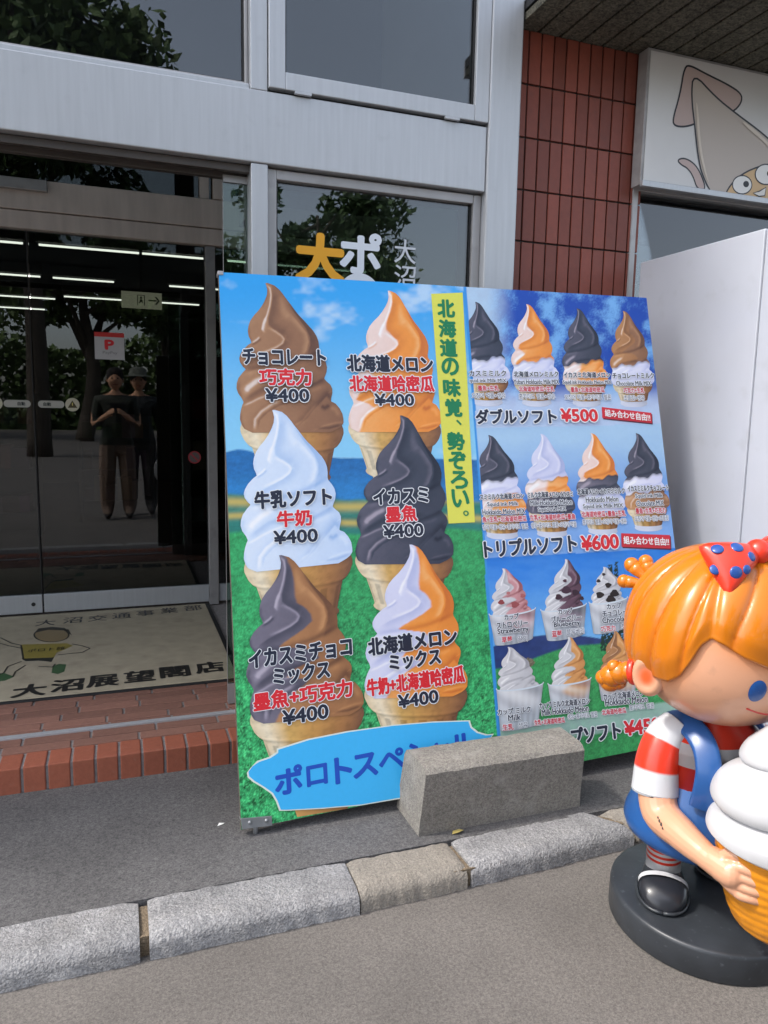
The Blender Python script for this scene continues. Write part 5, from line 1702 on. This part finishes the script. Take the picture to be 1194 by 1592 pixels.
# chipped paint on the forearm and finger tips, lying on the skin of the arm
bpy.context.view_layer.update()
sc = MB()
for x, y, z, r, st_ in ((-.215, -.045, .345, .0035, 1), (-.214, -.052, .339, .0045, 1), (-.213, -.060, .334, .005, 1), (-.212, -.067, .328, .0035, 1), (-.150, -.300, .309, .0045, 1), (-.137, -.310, .297, .0042, 1)):
    ok, loc, nrm, _ = ARM.closest_point_on_mesh(Vector((x, y, z)))
    a1 = nrm.orthogonal().normalized(); a2 = nrm.cross(a1)
    c = loc + nrm * .0006 + Vector((GX, GY, 0))
    sc.add([tuple(c + a1 * (r * math.cos(t) * (1 + .3 * math.sin(3 * t))) + a2 * (r * .7 * math.sin(t))) for t in np.linspace(0, 2 * PI, 10, endpoint=False)], [list(range(10))], lin((70, 62, 56)))
pc_ = sc.build('paint_chip', PAINT, GIRL); pc_.parent = ARM

# ------------------------------------------------------------------ small litter
b = MB(); b.add([(.245, 2.100, Z_P + .002), (.262, 2.103, Z_P + .004), (.268, 2.110, Z_P + .003), (.252, 2.112, Z_P + .005)], [(0, 1, 3), (1, 2, 3)], lin((230, 230, 226)))
tag(b.build('paper_scrap', PAINT), 'tiny crumpled white paper scrap on the asphalt left of the menu', 'paper scrap')
b = MB(); b.add([(.895, 1.845, Z_P + .003), (.915, 1.838, Z_P + .010), (.935, 1.85, Z_P + .006), (.925, 1.862, Z_P + .004), (.905, 1.862, Z_P + .002)], [(0, 1, 4), (1, 3, 4), (1, 2, 3)], lin((206, 186, 110)) * .8)
tag(b.build('dry_leaf', PAINT), 'small dry yellow leaf between the concrete block and the kerb', 'leaf')


# ------------------------------------------------------------------ trees and hedge across the road (seen mirrored in the glass)
def tree(x, y, h, crown_r, crown_z, n_leaf, seed, label, leaf=.16, hue=0, trunk_r=.22, flat=.75):
    r = random.Random(seed); nr = np.random.RandomState(seed)
    t = thing('tree', label, 'tree', (x, y, 0), 'trees across the road')
    b = MB()
    top = Vector((x + r.uniform(-.6, .6), y, crown_z + crown_r * .3))
    base = Vector((x, y, 0))
    path = [base, base.lerp(top, .35) + Vector((r.uniform(-.25, .25), 0, 0)), base.lerp(top, .7) + Vector((r.uniform(-.3, .3), 0, 0)), top]
    sp_ = smooth_path(path, 5); n = len(sp_)
    b.tube(sp_, [trunk_r * (1.15 - .95 * i / (n - 1)) for i in range(n)], 10)
    cl = []
    for k in range(16):
        a = r.uniform(0, 2 * PI); q = r.uniform(.3, .95)
        s0 = Vector(sp_[int(n * q * .95)])
        e = Vector((x, y, crown_z)) + Vector((math.cos(a) * crown_r * r.uniform(.5, .95), math.sin(a) * crown_r * r.uniform(.5, .95), crown_r * flat * r.uniform(-.7, .9)))
        mid = s0.lerp(e, .5) + Vector((0, 0, .3))
        b.tube([s0, mid, e], [trunk_r * .35, trunk_r * .22, .02], 6)
        cl += [(e, crown_r * r.uniform(.22, .42)), (mid, crown_r * r.uniform(.15, .3))]
    b.build('trunk', BARK, t)
    cen = np.array([c[0] for c in cl]); rr = np.array([c[1] for c in cl])
    k = nr.randint(0, len(cl), n_leaf)
    d = nr.normal(size=(n_leaf, 3)); d /= np.linalg.norm(d, axis=1, keepdims=True)
    pos = cen[k] + d * (rr[k] * nr.rand(n_leaf) ** .45)[:, None] * np.array([1, 1, .7])
    u = nr.normal(size=(n_leaf, 3)); u /= np.linalg.norm(u, axis=1, keepdims=True)
    v = np.cross(u, nr.normal(size=(n_leaf, 3))); v /= np.linalg.norm(v, axis=1, keepdims=True)
    sz = leaf * (.6 + .8 * nr.rand(n_leaf))[:, None]
    V = np.stack([pos - u * sz, pos + v * sz * .5, pos + u * sz, pos - v * sz * .5], 1).reshape(-1, 3)
    base_c = np.array([(.09, .14, .04), (.065, .11, .04), (.12, .16, .05)][hue])
    c = base_c * (.6 + .8 * nr.rand(n_leaf))[:, None]
    m = MB(); m.add(V, [(4 * i, 4 * i + 1, 4 * i + 2, 4 * i + 3) for i in range(n_leaf)], np.repeat(c, 4, 0))
    m.build('crown', LEAF, t)


tree(-1.9, -12, 13, 3.7, 8.9, 12000, 1, 'tallest broad-leaved tree across the road, mirrored in the upper window', .16, 0, .28)
tree(-1.2, -21, 9.5, 3.4, 6.2, 7000, 2, 'middle tree with thick leaning trunk mirrored in the doors', .16, 0, .30)
tree(2.2, -25, 8.5, 3.0, 5.8, 6000, 3, 'dark tree mirrored beside the sticker on the door', .17, 1, .22)
tree(-7.5, -24, 9.5, 3.6, 6.2, 6000, 4, 'bushy tree farther left across the road', .18, 0, .24)
tree(7.2, -23, 10.5, 3.4, 7.6, 6000, 5, 'dark pine-like tree mirrored in the lower window', .17, 1, .24)
tree(11, -30, 11, 3.8, 7.0, 6000, 6, 'rounded pale green tree far right across the road', .2, 2, .26)
tree(-13, -28, 11, 4.0, 7.2, 6000, 7, 'rounded dark tree far left across the road', .2, 1, .26)
hb = MB(); nh = 26000; nr = np.random.RandomState(5)
hx = nr.uniform(-34, 34, nh); hz = nr.rand(nh) * (2.4 + 3.0 * vnoise(hx + 50, hx * 0, 4, 3)) ; hy = -36 + nr.uniform(-1.4, 1.4, nh)
pos = np.stack([hx, hy, hz], 1); u = nr.normal(size=(nh, 3)); u /= np.linalg.norm(u, axis=1, keepdims=True); v = np.cross(u, nr.normal(size=(nh, 3))); v /= np.linalg.norm(v, axis=1, keepdims=True)
V = np.stack([pos - u * .25, pos + v * .15, pos + u * .25, pos - v * .15], 1).reshape(-1, 3)
hb.add(V, [(4 * i, 4 * i + 1, 4 * i + 2, 4 * i + 3) for i in range(nh)], np.repeat(np.array([.10, .15, .045]) * (.5 + .9 * nr.rand(nh))[:, None], 4, 0))
tag(hb.build('hedge', LEAF), 'long shrubbery belt along the lawn, mirrored in the doors', 'hedge', kind='stuff')


# ------------------------------------------------------------------ the two visitors mirrored in the doors
def person(x, y, facing, label, jacket, trousers, hat, arms_up, bag):
    t = thing('person', label, 'person', (x, y, 0), 'visitors standing in the road')
    c, s = math.cos(facing), math.sin(facing)
    Q = lambda lx, ly, z: (x + lx * c - ly * s, y + lx * s + ly * c, z)      # ly is forward
    skin = lin((214, 164, 132))
    pel, ch, nk = Q(0, 0, .92), Q(0, .01, 1.28), Q(0, .02, 1.44)
    chains = [[(pel, .150), (Q(0, 0, 1.08), .150), (ch, .160), (Q(0, .01, 1.38), .115), (nk, .052), (Q(0, .03, 1.52), .05)]]
    for k in (-1, 1):
        chains.append([(pel, .150), (Q(k * .095, 0, .84), .118), (Q(k * .115, .02, .48), .098), (Q(k * .12, -.01, .13), .085), (Q(k * .115, .10, .045), .040), (Q(k * .12, .16, .035), .032)])
        if arms_up: el, wr = Q(k * .23, .06, 1.08), Q(k * .10, .26, 1.20)
        else: el, wr = Q(k * .24, -.02, 1.08), Q(k * .25, .07, .86)
        chains.append([(Q(0, .01, 1.38), .115), (Q(k * .185, .0, 1.37), .072), (el, .058), (wr, .030)])
        W = Vector(wr); dv = (W - Vector(el)).normalized(); inw = Vector((c * -k, s * -k, 0))
        palm = W + dv * .05
        chains[-1].append((tuple(palm), .028))
        upv = dv.cross(inw).normalized()
        for q, ln in enumerate((.05, .06, .055, .045)):
            o_ = upv * (.018 * (1.5 - q))
            chains.append([(tuple(palm), .028), (tuple(palm + dv * .035 + o_), .0095), (tuple(palm + dv * (.035 + ln * .6) + o_ + inw * .012), .009), (tuple(palm + dv * (.03 + ln * .85) + o_ + inw * .030), .008)])
        chains.append([(tuple(palm), .028), (tuple(palm + upv * .03 + inw * .02), .011), (tuple(palm + upv * .04 + inw * .035 + dv * .025), .009)])
    def colf(co):
        z = co.z
        d = math.hypot(co.x - x, co.y - y)
        if z > 1.43: return skin
        if z < .075: return lin((40, 38, 40))
        if z < .86 and d < .22: return lin(trousers)
        if arms_up and d > .265 and abs(z - 1.2) < .14: return skin
        if (not arms_up) and z < .88 and d >= .22: return skin
        return lin(jacket)
    skin_obj('body', chains, CLOTH, t, colf, 1, .007)
    b = MB()
    def hf(q, d):
        fw = d.x * -s + d.y * c
        k = 1 + (.10 * max(0, fw) if abs(d.z + .15) < .25 else 0)
        return Vector((q.x * k, q.y * k, q.z)), None
    b.ball(Q(0, .035, 1.60), (.078, .088, .115), skin, nu=28, nv=20, fn=hf)
    b.tube([Q(0, .115, 1.62), Q(0, .142, 1.585)], [.010, .016], 8, skin)
    for k in (-1, 1): b.ball(Q(k * .080, .02, 1.60), (.014, .02, .03), skin, nu=10, nv=8)
    hd = b.build('head', CLOTH, t)
    b = MB()
    for k in (-1, 1): b.ball(Q(k * .030, .118, 1.615), .009, (.02, .02, .02), nu=8, nv=6)
    b.build('eye', CLOTH, hd)
    b = MB(); b.tube([Q(-.025, .113, 1.545), Q(0, .120, 1.542), Q(.025, .113, 1.545)], .005, 6, lin((150, 80, 70))); b.build('mouth', CLOTH, hd)
    b = MB(); b.lathe([(.088, 1.60), (.094, 1.64), (.085, 1.70), (.055, 1.735), (0, 1.745)], Q(0, .02, 0)[:2], 24, lin((30, 26, 24))); b.build('hair', CLOTH, t)
    if hat:
        b = MB(); b.lathe([(.16, 1.655), (.10, 1.675), (.095, 1.74), (.06, 1.765), (0, 1.77)], Q(0, .03, 0)[:2], 28, lin(hat)); b.build('hat', CLOTH, t)
    if bag:
        g = thing('carrier_bag', 'white plastic carrier bag held by the companion', 'bag', Q(.27, .10, .42))
        b = MB(); b.ball(Q(.27, .10, .55), (.12, .06, .17), lin((205, 208, 214)), nu=20, nv=14); b.build('bag_body', CLOTH, g)
        b = MB(); b.tube([Q(.22, .10, .69), Q(.25, .11, .80), Q(.27, .115, .80), Q(.31, .10, .69)], .006, 6, lin((205, 208, 214))); b.build('handle', CLOTH, g)


person(-.02, -.34, 0.0, 'person in dark jacket and khaki trousers raising a phone, mirrored in the doors', (58, 62, 54), (128, 108, 96), None, True, False)
person(.24, -.66, 0.0, 'person with a hat and a white bag standing behind the photographer', (50, 54, 56), (70, 68, 70), (96, 100, 92), False, True)
ph_ = MB(); ph_.box((-.08, -.035, 1.262), (.08, -.027, 1.338), (.02, .02, .022))
tag(ph_.build('phone', PAINT, None, bevel=.003), 'black phone held up by the photographer', 'phone')
